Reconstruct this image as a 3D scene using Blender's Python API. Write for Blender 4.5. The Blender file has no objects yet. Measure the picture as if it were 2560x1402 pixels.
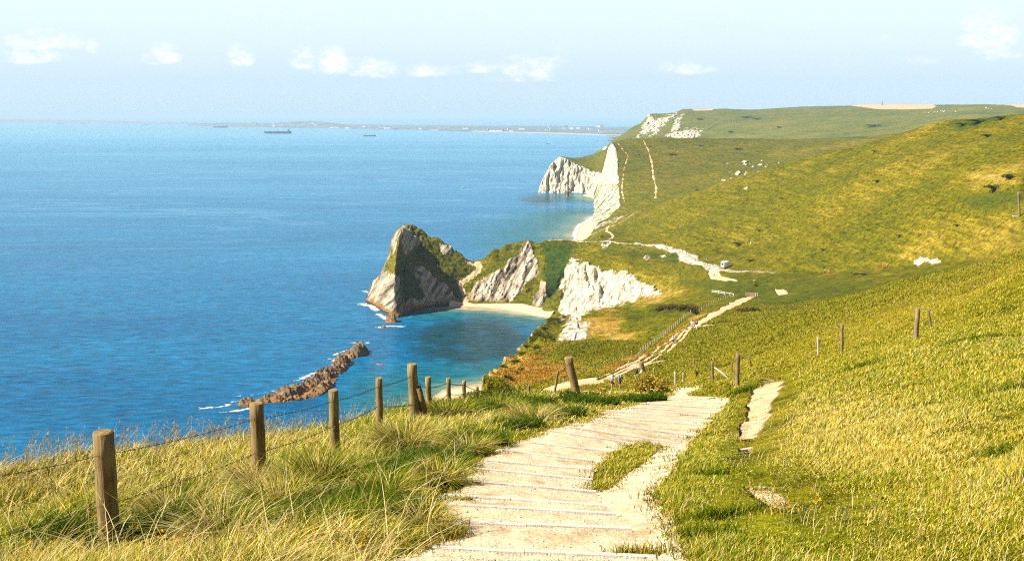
import bpy, bmesh, math, random
import numpy as np
from mathutils import Vector, Matrix
random.seed(7); RNG = np.random.default_rng(11)
SC = bpy.context.scene
COL = SC.collection
rad = math.radians

# ------------------------------------------------------------------ camera
F, PITCH, EYE = 2459.0, rad(9.5), 120.0          # focal length in photo pixels, tilt, eye height above the sea
cam_d = bpy.data.cameras.new('camera'); cam = bpy.data.objects.new('camera', cam_d); COL.objects.link(cam)
cam.location = (0, 0, EYE); cam.rotation_euler = (rad(90) - PITCH, 0, 0)
cam_d.sensor_width = 36; cam_d.lens = F / 2560 * 36
cam_d.clip_start = 0.3; cam_d.clip_end = 120000
SC.camera = cam

# ------------------------------------------------------------------ exposure, sun, sky
SC.view_settings.view_transform = 'Standard'; SC.view_settings.look = 'None'
SC.view_settings.exposure = 1.32; SC.view_settings.gamma = 1.0; SC.view_settings.use_curve_mapping = False
SC.cycles.use_denoising = False; SC.cycles.denoising_prefilter = 'ACCURATE'; SC.cycles.denoising_input_passes = 'RGB_ALBEDO_NORMAL'; SC.cycles.filter_width = 1.15
SC.cycles.max_bounces = 6; SC.cycles.transparent_max_bounces = 8
SC.cycles.volume_bounces = 0
SUN_EL, SUN_AZ = rad(43.5), rad(-102)              # azimuth from +Y (straight ahead) towards +X
sun_v = Vector((math.sin(SUN_AZ) * math.cos(SUN_EL), math.cos(SUN_AZ) * math.cos(SUN_EL), math.sin(SUN_EL)))
sun_d = bpy.data.lights.new('sun', 'SUN'); sun = bpy.data.objects.new('sun', sun_d); COL.objects.link(sun)
sun_d.energy = 4.9; sun_d.angle = rad(0.5); sun_d.color = (1.0, 0.92, 0.77)
sun.rotation_euler = sun_v.to_track_quat('Z', 'Y').to_euler()

def nd(nt, typ, ins=None, **at):
    n = nt.nodes.new(typ)
    for k, v in at.items(): setattr(n, k, v)
    for k, v in (ins or {}).items():
        if isinstance(v, bpy.types.NodeSocket): nt.links.new(v, n.inputs[k])
        elif v is not None: n.inputs[k].default_value = v
    return n
def M(nt, op, a, b=None, c=None, clamp=False):
    ins = {0: a}
    if b is not None: ins[1] = b
    if c is not None: ins[2] = c
    return nd(nt, 'ShaderNodeMath', ins, operation=op, use_clamp=clamp).outputs[0]
def c4(c): return tuple(c) + (1.0,) if len(c) == 3 else tuple(c)
def MIX(nt, f, a, b, blend='MIX'):
    n = nd(nt, 'ShaderNodeMix', None, data_type='RGBA', blend_type=blend)
    for i, v in ((0, f), (6, a), (7, b)):
        if isinstance(v, bpy.types.NodeSocket): nt.links.new(v, n.inputs[i])
        elif i == 0: n.inputs[i].default_value = v
        else: n.inputs[i].default_value = c4(v)
    return n.outputs[2]
def RAMP(nt, f, stops, interp='LINEAR'):
    n = nd(nt, 'ShaderNodeValToRGB', {0: f}); e = n.color_ramp.elements; n.color_ramp.interpolation = interp
    while len(e) < len(stops): e.new(0.5)
    for el, (p, c) in zip(e, stops): el.position = p; el.color = c4(c) if not isinstance(c, (int, float)) else (c, c, c, 1)
    return n.outputs[0]
def SMOOTH(nt, x, lo, hi, a=0.0, b=1.0):
    return nd(nt, 'ShaderNodeMapRange', {0: x, 1: lo, 2: hi, 3: a, 4: b}, interpolation_type='SMOOTHSTEP').outputs[0]
def NOISE(nt, vec, scale, detail=3.0, rough=0.55, dist=0.0):
    return nd(nt, 'ShaderNodeTexNoise', {'Vector': vec, 'Scale': scale, 'Detail': detail, 'Roughness': rough, 'Distortion': dist}).outputs[0]
def VS(nt, vec, s, off=(0, 0, 0)):
    n = nd(nt, 'ShaderNodeMapping', {0: vec}); n.inputs['Scale'].default_value = s; n.inputs['Location'].default_value = off
    return n.outputs[0]
def ATTR(nt, name): return nd(nt, 'ShaderNodeAttribute', attribute_name=name)

# image pixel <-> world (used to measure the place from the photograph)
_s, _c = math.sin(PITCH), math.cos(PITCH)
def rr(py):
    y = -(np.asarray(py, float) - 701) / F
    return (_s - y * _c) / (_c + y * _s)
def aa(px, r):
    y = (_s - r * _c) / (_c + r * _s)
    return (np.asarray(px, float) - 1280) / F / (_c + y * _s)
def P(px, py, Y):
    r = float(rr(py)); return Vector((float(aa(px, r)) * Y, Y, EYE - r * Y))
def Pz(px, py, z=0.0):
    r = float(rr(py)); return P(px, py, (EYE - z) / r)
def proj(X, Y, Z):
    r = (EYE - Z) / Y; y = (_s - r * _c) / (_c + r * _s)
    return 1280 + F * (X / Y) * (_c + y * _s), 701 - F * y

# ------------------------------------------------------------------ world: Nishita sky, paler bands low down, small cumulus
world = bpy.data.worlds.new('World'); SC.world = world; world.use_nodes = True
nt = world.node_tree; nt.nodes.clear()
geo = nd(nt, 'ShaderNodeTexCoord')
sep = nd(nt, 'ShaderNodeSeparateXYZ', {0: geo.outputs['Generated']})
sx, sy, sz = sep.outputs
sky = nd(nt, 'ShaderNodeTexSky', sky_type='NISHITA', sun_disc=False, sun_elevation=SUN_EL, sun_rotation=SUN_AZ, altitude=120.0, air_density=1.0, dust_density=0.6, ozone_density=1.6)
el = M(nt, 'DIVIDE', sz, M(nt, 'MAXIMUM', sy, 0.02))          # tangent-plane coordinates in front of the viewer
az = M(nt, 'DIVIDE', sx, M(nt, 'MAXIMUM', sy, 0.02))
LOW = RAMP(nt, M(nt, 'MULTIPLY', el, 5.0), [(0.0, (3.75, 4.8, 5.8)), (0.18, (3.9, 5.0, 5.9)), (0.36, (4.6, 5.55, 5.95)), (0.58, (5.15, 6.0, 6.1)), (1.0, (4.6, 5.6, 5.9))])
skyc = MIX(nt, SMOOTH(nt, el, 0.27, 0.125, 0.0, 0.96), MIX(nt, 1.0, sky.outputs[0], (0.55, 0.55, 0.55), 'MULTIPLY'), LOW)
cv = nd(nt, 'ShaderNodeCombineXYZ', {0: az, 1: el, 2: 0.0}).outputs[0]
cn = NOISE(nt, VS(nt, cv, (1, 1.7, 1)), 48.0, 7.0, 0.66)
cn2 = NOISE(nt, VS(nt, cv, (1, 5.0, 1)), 7.0, 4.0, 0.6)
CLOUDS = [  # centre px, base py, half width, height, density
 (60, 152, 60, 34, .8), (120, 148, 50, 30, .85), (55, 112, 60, 26, .75), (105, 115, 55, 44, .95), (160, 116, 50, 34, .8), (232, 126, 16, 30, .9), (405, 150, 46, 44, 1), (598, 154, 36, 44, 1),
 (765, 160, 40, 44, 1), (835, 172, 60, 54, 1.1), (905, 180, 50, 40, .95), (960, 186, 50, 34, .9), (1070, 184, 60, 30, .8), (1120, 182, 40, 22, .6),
 (1205, 176, 45, 26, .75), (1320, 182, 75, 48, .9), (1310, 200, 90, 22, .55), (1375, 165, 50, 30, .6), (1710, 178, 75, 28, .7), (2470, 100, 75, 74, 1.05), (2490, 140, 62, 36, .75), (2225, 105, 40, 22, .25), (1420, 130, 60, 20, .22), (2290, 158, 60, 20, .3)]
mask = None
for (px, pb, hw, hh, dn) in CLOUDS:
    r = float(rr(pb)); a0 = float(aa(px, r)); e0 = -r
    u = M(nt, 'DIVIDE', M(nt, 'SUBTRACT', az, a0), hw / F * 1.25)
    v = M(nt, 'DIVIDE', M(nt, 'SUBTRACT', el, e0), hh / F * 1.15)
    v = M(nt, 'ADD', M(nt, 'MAXIMUM', v, 0.0), M(nt, 'MULTIPLY', M(nt, 'MINIMUM', v, 0.0), 3.2))   # flat base, domed top
    d = M(nt, 'SUBTRACT', 1.0, M(nt, 'ADD', M(nt, 'MULTIPLY', u, u), M(nt, 'MULTIPLY', v, v)))
    d = M(nt, 'MULTIPLY', M(nt, 'MAXIMUM', d, 0.0), dn)
    mask = d if mask is None else M(nt, 'MAXIMUM', mask, d)
dens = M(nt, 'ADD', M(nt, 'MULTIPLY', mask, 1.1), M(nt, 'MULTIPLY', M(nt, 'SUBTRACT', cn, 0.5), M(nt, 'MULTIPLY', M(nt, 'MINIMUM', M(nt, 'MULTIPLY', mask, 3.0), 1.0), 2.7)))
dens = SMOOTH(nt, dens, 0.02, 1.45)
veil = M(nt, 'MULTIPLY', M(nt, 'MULTIPLY', SMOOTH(nt, cn2, 0.48, 0.8), SMOOTH(nt, el, 0.03, 0.05)), SMOOTH(nt, el, 0.13, 0.08))
skyc = MIX(nt, M(nt, 'MULTIPLY', veil, 0.34), skyc, (4.9, 5.1, 5.6))
CLOUD_COL = MIX(nt, SMOOTH(nt, cn, 0.35, 0.62), (5.3, 5.7, 6.2), (6.6, 6.6, 6.5))
skyc = MIX(nt, M(nt, 'MULTIPLY', dens, 0.76), skyc, CLOUD_COL)
bg = nd(nt, 'ShaderNodeBackground', {0: skyc, 1: 0.0700})
nt.links.new(bg.outputs[0], nd(nt, 'ShaderNodeOutputWorld').inputs[0])

# ------------------------------------------------------------------ numeric helpers
def _h(ix, iy, iz):
    h = (ix.astype(np.int64) * 374761393 + iy.astype(np.int64) * 668265263 + iz.astype(np.int64) * 1442695041) & 0xffffffff
    h = ((h ^ (h >> 13)) * 1274126177) & 0xffffffff
    h = ((h ^ (h >> 15)) * 2246822519) & 0xffffffff
    return ((h ^ (h >> 16)) & 0xffff) / 32767.5 - 1.0
def vn(x, y, z=None):
    x = np.asarray(x, float); y = np.asarray(y, float); z = np.zeros_like(x) if z is None else np.asarray(z, float)
    x0, y0, z0 = np.floor(x), np.floor(y), np.floor(z); fx, fy, fz = x - x0, y - y0, z - z0
    fx = fx * fx * (3 - 2 * fx); fy = fy * fy * (3 - 2 * fy); fz = fz * fz * (3 - 2 * fz); o = 0.0
    for i in (0, 1):
        for j in (0, 1):
            w = (fx if i else 1 - fx) * (fy if j else 1 - fy)
            for k in (0, 1): o = o + w * (fz if k else 1 - fz) * _h(x0 + i, y0 + j, z0 + k)
    return o
def fbm(x, y, z=None, o=3, g=0.5):
    t = 0.0; a = 1.0; s = 1.0
    for i in range(o):
        t = t + a * vn(np.asarray(x) * s + 17.3 * i, np.asarray(y) * s - 9.1 * i, None if z is None else np.asarray(z) * s + 3.7 * i); a *= g; s *= 2.03
    return t
def sstep(x, lo, hi):
    t = np.clip((x - lo) / (hi - lo), 0, 1); return t * t * (3 - 2 * t)
def poly_sd(x, y, poly):
    """signed distance to a closed outline, positive inside"""
    p = np.asarray(poly, float); q = np.roll(p, -1, 0); d2 = np.full(x.shape, 1e18); ins = np.zeros(x.shape, bool)
    for (ax, ay), (bx, by) in zip(p, q):
        ex, ey = bx - ax, by - ay; t = np.clip(((x - ax) * ex + (y - ay) * ey) / (ex * ex + ey * ey + 1e-12), 0, 1)
        d2 = np.minimum(d2, (x - ax - t * ex) ** 2 + (y - ay - t * ey) ** 2)
        if ay != by: ins ^= ((ay > y) != (by > y)) & (x < ex * (y - ay) / (by - ay) + ax)
    d = np.sqrt(d2); return np.where(ins, d, -d)
def line_d(x, y, pts):
    """distance to a polyline whose points carry a half width: returns distance minus half width"""
    out = np.full(x.shape, 1e9)
    for (ax, ay, aw), (bx, by, bw) in zip(pts[:-1], pts[1:]):
        ex, ey = bx - ax, by - ay; t = np.clip(((x - ax) * ex + (y - ay) * ey) / (ex * ex + ey * ey + 1e-12), 0, 1)
        out = np.minimum(out, np.hypot(x - ax - t * ex, y - ay - t * ey) - (aw + t * (bw - aw)))
    return out
def crom(pts, n):
    p = np.asarray(pts, float)
    if len(p) < 3: t = np.linspace(0, 1, n)[:, None]; return p[0] * (1 - t) + p[-1] * t
    q = np.vstack([2 * p[0] - p[1], p, 2 * p[-1] - p[-2]]); k = len(p) - 1; u = np.linspace(0, k, n); i = np.minimum(u.astype(int), k - 1); t = (u - i)[:, None]
    a, b, c, d = q[i], q[i + 1], q[i + 2], q[i + 3]
    return 0.5 * (2 * b + (c - a) * t + (2 * a - 5 * b + 4 * c - d) * t ** 2 + (3 * b - a - 3 * c + d) * t ** 3)

def mesh_np(name, V, faces, mats, attrs=None, smooth=True, face_mat=None):
    """faces: (n,4) array or list of index arrays of one size each"""
    me = bpy.data.meshes.new(name); V = np.asarray(V, np.float32)
    fl = faces if isinstance(faces, list) else [faces]; fl = [np.asarray(f, np.int32) for f in fl if len(f)]
    me.vertices.add(len(V)); me.vertices.foreach_set('co', V.ravel())
    nl = sum(f.size for f in fl); npoly = sum(len(f) for f in fl)
    me.loops.add(nl); me.polygons.add(npoly)
    me.loops.foreach_set('vertex_index', np.concatenate([f.ravel() for f in fl]))
    ls = []; s = 0
    for f in fl: ls.append(s + np.arange(len(f), dtype=np.int32) * f.shape[1]); s += f.size
    me.polygons.foreach_set('loop_start', np.concatenate(ls).astype(np.int32))
    me.polygons.foreach_set('use_smooth', np.full(npoly, smooth))
    for m in (mats if isinstance(mats, (list, tuple)) else [mats]): me.materials.append(m)
    if face_mat is not None: me.polygons.foreach_set('material_index', np.asarray(face_mat, np.int32))
    for k, a in (attrs or {}).items():
        a = np.asarray(a, np.float32)
        if a.ndim == 1: me.attributes.new(k, 'FLOAT', 'POINT').data.foreach_set('value', a)
        else: me.attributes.new(k, 'FLOAT_COLOR', 'POINT').data.foreach_set('color', np.hstack([a, np.ones((len(a), 1), np.float32)]).ravel())
    me.update(calc_edges=True); me.validate()
    return me
def link(name, me, parent=None, label=None, cat=None, group=None, kind=None, loc=None):
    o = bpy.data.objects.new(name, me); COL.objects.link(o)
    if parent is not None: o.parent = parent
    if loc is not None: o.location = loc
    if label: o['label'] = label
    if cat: o['category'] = cat
    if group: o['group'] = group
    if kind: o['kind'] = kind
    return o
def thing(name, label, cat, loc, group=None, rotz=0.0):
    o = link(name, None, None, label, cat, group, None, loc); o.rotation_euler = (0, 0, rotz); o.empty_display_size = 0.3
    return o
def gridfaces(nr, nc, keep=None):
    i = np.arange(nr * nc, dtype=np.int32).reshape(nr, nc)
    f = np.stack([i[:-1, :-1], i[:-1, 1:], i[1:, 1:], i[1:, :-1]], -1).reshape(-1, 4)
    return f if keep is None else f[keep.ravel()]
# ------------------------------------------------------------------ materials
def newmat(name):
    m = bpy.data.materials.new(name); m.use_nodes = True; m.node_tree.nodes.clear(); return m, m.node_tree
def finish(nt, bsdf, disp=None):
    o = nd(nt, 'ShaderNodeOutputMaterial'); nt.links.new(bsdf, o.inputs[0])
def PRIN(nt, col, rough=0.9, normal=None, **kw):
    n = nd(nt, 'ShaderNodeBsdfPrincipled')
    for k, v in (('Base Color', col), ('Roughness', rough)):
        if isinstance(v, bpy.types.NodeSocket): nt.links.new(v, n.inputs[k])
        else: n.inputs[k].default_value = c4(v) if k == 'Base Color' else v
    if normal is not None: nt.links.new(normal, n.inputs['Normal'])
    for k, v in kw.items(): n.inputs[k.replace('_', ' ')].default_value = v
    return n.outputs[0]
def BUMP(nt, h, dist, strength=1.0, normal=None):
    n = nd(nt, 'ShaderNodeBump', {'Height': h, 'Distance': dist, 'Strength': strength})
    if normal is not None: nt.links.new(normal, n.inputs['Normal'])
    return n.outputs[0]

def land_material():
    m, nt = newmat('downland')
    pos = nd(nt, 'ShaderNodeNewGeometry').outputs['Position']
    A = {k: ATTR(nt, k).outputs['Fac'] for k in ('chalk', 'rock', 'dirt', 'dry', 'dark', 'far')}
    big = NOISE(nt, pos, 0.012, 3); mid = NOISE(nt, pos, 0.11, 4, 0.6); fine = NOISE(nt, pos, 0.9, 4, 0.65)
    streak = NOISE(nt, VS(nt, pos, (0.05, 0.03, 0.62)), 1.0, 5, 0.66)
    clump = NOISE(nt, VS(nt, pos, (0.26, 0.26, 0.8)), 1.0, 5, 0.72)
    # grass: green to olive to straw
    g = M(nt, 'ADD', M(nt, 'MULTIPLY', big, 0.30), M(nt, 'ADD', M(nt, 'MULTIPLY', streak, 0.62), M(nt, 'MULTIPLY', mid, 0.13)))
    g = M(nt, 'ADD', g, M(nt, 'MULTIPLY', A['dry'], 0.34))
    grass = RAMP(nt, g, [(0.30, (0.046, 0.058, 0.0015)), (0.48, (0.082, 0.082, 0.002)), (0.60, (0.122, 0.103, 0.003)), (0.76, (0.215, 0.158, 0.016)), (0.98, (0.38, 0.28, 0.085))])
    grass = MIX(nt, 1.0, grass, RAMP(nt, fine, [(0.36, 0.55), (0.5, 1.0), (0.64, 1.42)]), 'MULTIPLY')
    grass = MIX(nt, 1.0, grass, RAMP(nt, clump, [(0.36, 0.52), (0.5, 1.0), (0.64, 1.30)]), 'MULTIPLY')
    terr = NOISE(nt, VS(nt, pos, (0.10, 0.06, 1.5)), 1.0, 4, 0.65)
    grass = MIX(nt, SMOOTH(nt, nd(nt, 'ShaderNodeSeparateXYZ', {0: pos}).outputs[1], 70, 160), grass, MIX(nt, 1.0, grass, RAMP(nt, terr, [(0.36, 0.84), (0.5, 1.0), (0.64, 1.14)]), 'MULTIPLY'))
    scrub_and_shade = RAMP(nt, NOISE(nt, pos, 0.35, 4, 0.65), [(0.3, (0.010, 0.026, 0.003)), (0.5, (0.030, 0.055, 0.006)), (0.7, (0.065, 0.080, 0.008))])
    dk = M(nt, 'MULTIPLY', A['dark'], SMOOTH(nt, M(nt, 'ADD', clump, M(nt, 'MULTIPLY', A['dark'], 0.45)), 0.38, 0.75))  # scrub colour also carries the shade painted on the headland's right flank
    c = MIX(nt, dk, grass, scrub_and_shade)
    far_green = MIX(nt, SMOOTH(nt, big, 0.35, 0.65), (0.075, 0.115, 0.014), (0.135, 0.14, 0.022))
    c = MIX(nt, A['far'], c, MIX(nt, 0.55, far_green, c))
    rust = RAMP(nt, clump, [(0.35, (0.14, 0.075, 0.012)), (0.5, (0.27, 0.145, 0.020)), (0.65, (0.36, 0.215, 0.035))])
    c = MIX(nt, M(nt, 'MULTIPLY', SMOOTH(nt, M(nt, 'ADD', A['dry'], M(nt, 'MULTIPLY', M(nt, 'SUBTRACT', mid, 0.5), 0.9)), 0.62, 0.95), 0.65), c, rust)
    # bare soil
    soil = RAMP(nt, fine, [(0.25, (0.31, 0.21, 0.11)), (0.5, (0.43, 0.315, 0.185)), (0.75, (0.53, 0.405, 0.26))])
    df = SMOOTH(nt, M(nt, 'ADD', A['dirt'], M(nt, 'MULTIPLY', M(nt, 'SUBTRACT', fine, 0.5), 0.5)), 0.35, 0.65)
    c = MIX(nt, df, c, soil)
    # limestone
    acr = nd(nt, 'ShaderNodeVectorMath', {0: pos, 1: (0.80, 0.12, -0.58)}, operation='DOT_PRODUCT').outputs['Value']; alg = nd(nt, 'ShaderNodeVectorMath', {0: pos, 1: (0.58, 0.1, 0.80)}, operation='DOT_PRODUCT').outputs['Value']
    strata = NOISE(nt, nd(nt, 'ShaderNodeCombineXYZ', {0: M(nt, 'MULTIPLY', acr, 0.42), 1: M(nt, 'MULTIPLY', alg, 0.055), 2: M(nt, 'MULTIPLY', acr, 0.02)}).outputs[0], 1.0, 5, 0.66, 0.5)
    rk = RAMP(nt, strata, [(0.37, (0.065, 0.05, 0.035)), (0.45, (0.25, 0.20, 0.135)), (0.55, (0.42, 0.365, 0.275)), (0.72, (0.57, 0.51, 0.41))])
    rf = SMOOTH(nt, M(nt, 'ADD', A['rock'], M(nt, 'MULTIPLY', M(nt, 'SUBTRACT', mid, 0.5), 0.7)), 0.36, 0.60)
    zz_ = nd(nt, 'ShaderNodeSeparateXYZ', {0: pos}).outputs[2]
    rk = MIX(nt, SMOOTH(nt, M(nt, 'ADD', zz_, M(nt, 'MULTIPLY', M(nt, 'SUBTRACT', mid, 0.5), 9.0)), 5.0, 1.0), rk, (0.22, 0.105, 0.025)); rk = MIX(nt, SMOOTH(nt, zz_, 1.3, 0.4), rk, (0.05, 0.032, 0.018))
    c = MIX(nt, rf, c, rk)
    # chalk, with rusty stains and grass ledges
    ch_n = NOISE(nt, VS(nt, pos, (0.30, 0.30, 0.10)), 1.0, 5, 0.66, 0.4)
    chalk = RAMP(nt, ch_n, [(0.33, (0.15, 0.095, 0.045)), (0.41, (0.31, 0.245, 0.16)), (0.50, (0.47, 0.415, 0.32)), (0.66, (0.62, 0.575, 0.48))])
    chalk = MIX(nt, SMOOTH(nt, NOISE(nt, pos, 0.22, 6, 0.75), 0.54, 0.64), chalk, (0.13, 0.125, 0.03))
    cf = SMOOTH(nt, M(nt, 'ADD', A['chalk'], M(nt, 'MULTIPLY', M(nt, 'SUBTRACT', NOISE(nt, pos, 0.16, 6, 0.75), 0.5), 1.25)), 0.40, 0.58)
    c = MIX(nt, cf, c, chalk)
    # path grit stays fine grained near the viewer
    grit = NOISE(nt, pos, 22.0, 3, 0.7); peb = nd(nt, 'ShaderNodeTexVoronoi', {'Vector': pos, 'Scale': 26.0}).outputs[0]
    pc = RAMP(nt, grit, [(0.25, (0.38, 0.29, 0.17)), (0.5, (0.52, 0.42, 0.275)), (0.75, (0.60, 0.505, 0.355))])
    pc = MIX(nt, M(nt, 'MULTIPLY', SMOOTH(nt, NOISE(nt, pos, 1.3, 4, 0.6), 0.48, 0.66), 0.85), pc, (0.35, 0.245, 0.13))
    pth = ATTR(nt, 'path').outputs['Fac']
    pf = SMOOTH(nt, M(nt, 'ADD', pth, M(nt, 'MULTIPLY', M(nt, 'SUBTRACT', NOISE(nt, pos, 5.0, 4, 0.7), 0.5), 0.6)), 0.38, 0.60)
    c = MIX(nt, pf, c, pc)
    grassh = M(nt, 'ADD', M(nt, 'MULTIPLY', clump, 1.0), M(nt, 'MULTIPLY', fine, 0.45))
    bare = M(nt, 'MAXIMUM', M(nt, 'MAXIMUM', cf, rf), M(nt, 'MAXIMUM', pf, df))
    b1 = BUMP(nt, M(nt, 'MULTIPLY', grassh, M(nt, 'SUBTRACT', 1.0, M(nt, 'MULTIPLY', bare, 0.85))), 1.3, 0.75)
    b2 = BUMP(nt, M(nt, 'MULTIPLY', M(nt, 'MAXIMUM', cf, rf), M(nt, 'ADD', ch_n, M(nt, 'MULTIPLY', strata, 1.0))), 2.5, 0.8, b1)
    b3 = BUMP(nt, M(nt, 'MULTIPLY', pf, M(nt, 'ADD', grit, M(nt, 'MULTIPLY', peb, 0.5))), 0.018, 0.7, b2)
    finish(nt, PRIN(nt, c, 0.95, b3, Specular_IOR_Level=0.03))
    return m
LAND = land_material()

def sea_material():
    m, nt = newmat('sea_water')
    pos = nd(nt, 'ShaderNodeNewGeometry').outputs['Position']
    shallow, foam, reef, dist = (ATTR(nt, k).outputs['Fac'] for k in ('shallow', 'foam', 'weed', 'away'))
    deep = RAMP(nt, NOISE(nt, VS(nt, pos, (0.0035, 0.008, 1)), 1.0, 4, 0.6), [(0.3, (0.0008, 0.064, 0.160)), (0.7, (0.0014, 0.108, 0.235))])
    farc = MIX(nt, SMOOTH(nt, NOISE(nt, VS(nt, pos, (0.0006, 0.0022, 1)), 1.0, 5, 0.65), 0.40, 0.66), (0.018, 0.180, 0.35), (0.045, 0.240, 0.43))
    c = MIX(nt, dist, deep, farc)  # paler with distance: haze put into the water colour
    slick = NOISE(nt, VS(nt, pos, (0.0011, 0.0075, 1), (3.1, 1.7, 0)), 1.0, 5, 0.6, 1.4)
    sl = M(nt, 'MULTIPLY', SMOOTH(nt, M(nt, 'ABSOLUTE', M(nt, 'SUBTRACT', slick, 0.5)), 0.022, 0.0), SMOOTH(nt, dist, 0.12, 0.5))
    c = MIX(nt, SMOOTH(nt, dist, 0.78, 1.08), c, (0.07, 0.26, 0.44))  # palest near the horizon: grazing sky reflection painted in
    c = MIX(nt, M(nt, 'MULTIPLY', sl, 0.38), c, (0.14, 0.31, 0.46))
    c = MIX(nt, SMOOTH(nt, shallow, 0.0, 0.75), c, (0.005, 0.098, 0.130))
    c = MIX(nt, SMOOTH(nt, shallow, 0.70, 0.95), c, (0.085, 0.165, 0.135))
    c = MIX(nt, SMOOTH(nt, shallow, 0.93, 1.0), c, (0.30, 0.25, 0.165))
    c = MIX(nt, M(nt, 'MULTIPLY', reef, SMOOTH(nt, M(nt, 'ADD', NOISE(nt, pos, 0.05, 4, 0.6), M(nt, 'MULTIPLY', reef, 0.25)), 0.42, 0.72)), c, (0.007, 0.043, 0.062))
    fn = NOISE(nt, pos, 0.32, 6, 0.72)
    ff = SMOOTH(nt, M(nt, 'ADD', foam, M(nt, 'MULTIPLY', M(nt, 'SUBTRACT', fn, 0.5), 1.7)), 0.62, 0.95)
    w1 = NOISE(nt, VS(nt, pos, (0.11, 0.26, 1)), 1.0, 5, 0.62, 0.5)
    w2 = NOISE(nt, VS(nt, pos, (0.020, 0.050, 1)), 1.0, 3, 0.5)
    c = MIX(nt, SMOOTH(nt, dist, 0.0, 0.7, 1.0, 0.35), c, MIX(nt, 1.0, c, RAMP(nt, w1, [(0.32, 0.60), (0.5, 1.0), (0.68, 1.45)]), 'MULTIPLY'))  # ripple light and shade painted in: dark troughs, bright crests
    c = MIX(nt, ff, c, (0.80, 0.84, 0.86))
    h = M(nt, 'ADD', M(nt, 'MULTIPLY', w1, 0.9), M(nt, 'MULTIPLY', w2, 1.3))
    b = BUMP(nt, h, 1.9, 0.55)
    rough = M(nt, 'ADD', M(nt, 'MULTIPLY', ff, 0.5), 0.22)
    finish(nt, PRIN(nt, c, rough, b, IOR=1.23, Specular_IOR_Level=0.08))
    return m
SEA = sea_material()
def simple(name, col, rough=0.8, noise=None, bump=0.0, **kw):
    m, nt = newmat(name)
    if noise is None: finish(nt, PRIN(nt, col, rough, **kw)); return m
    sc, amt = noise; tc = nd(nt, 'ShaderNodeTexCoord').outputs['Object']; n = NOISE(nt, tc, sc, 4, 0.6)
    lo = tuple(x * (1 - amt) for x in col); hi = tuple(min(1, x * (1 + amt)) for x in col)
    b = BUMP(nt, n, bump) if bump else None
    finish(nt, PRIN(nt, RAMP(nt, n, [(0.3, lo), (0.7, hi)]), rough, b, **kw)); return m

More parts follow.
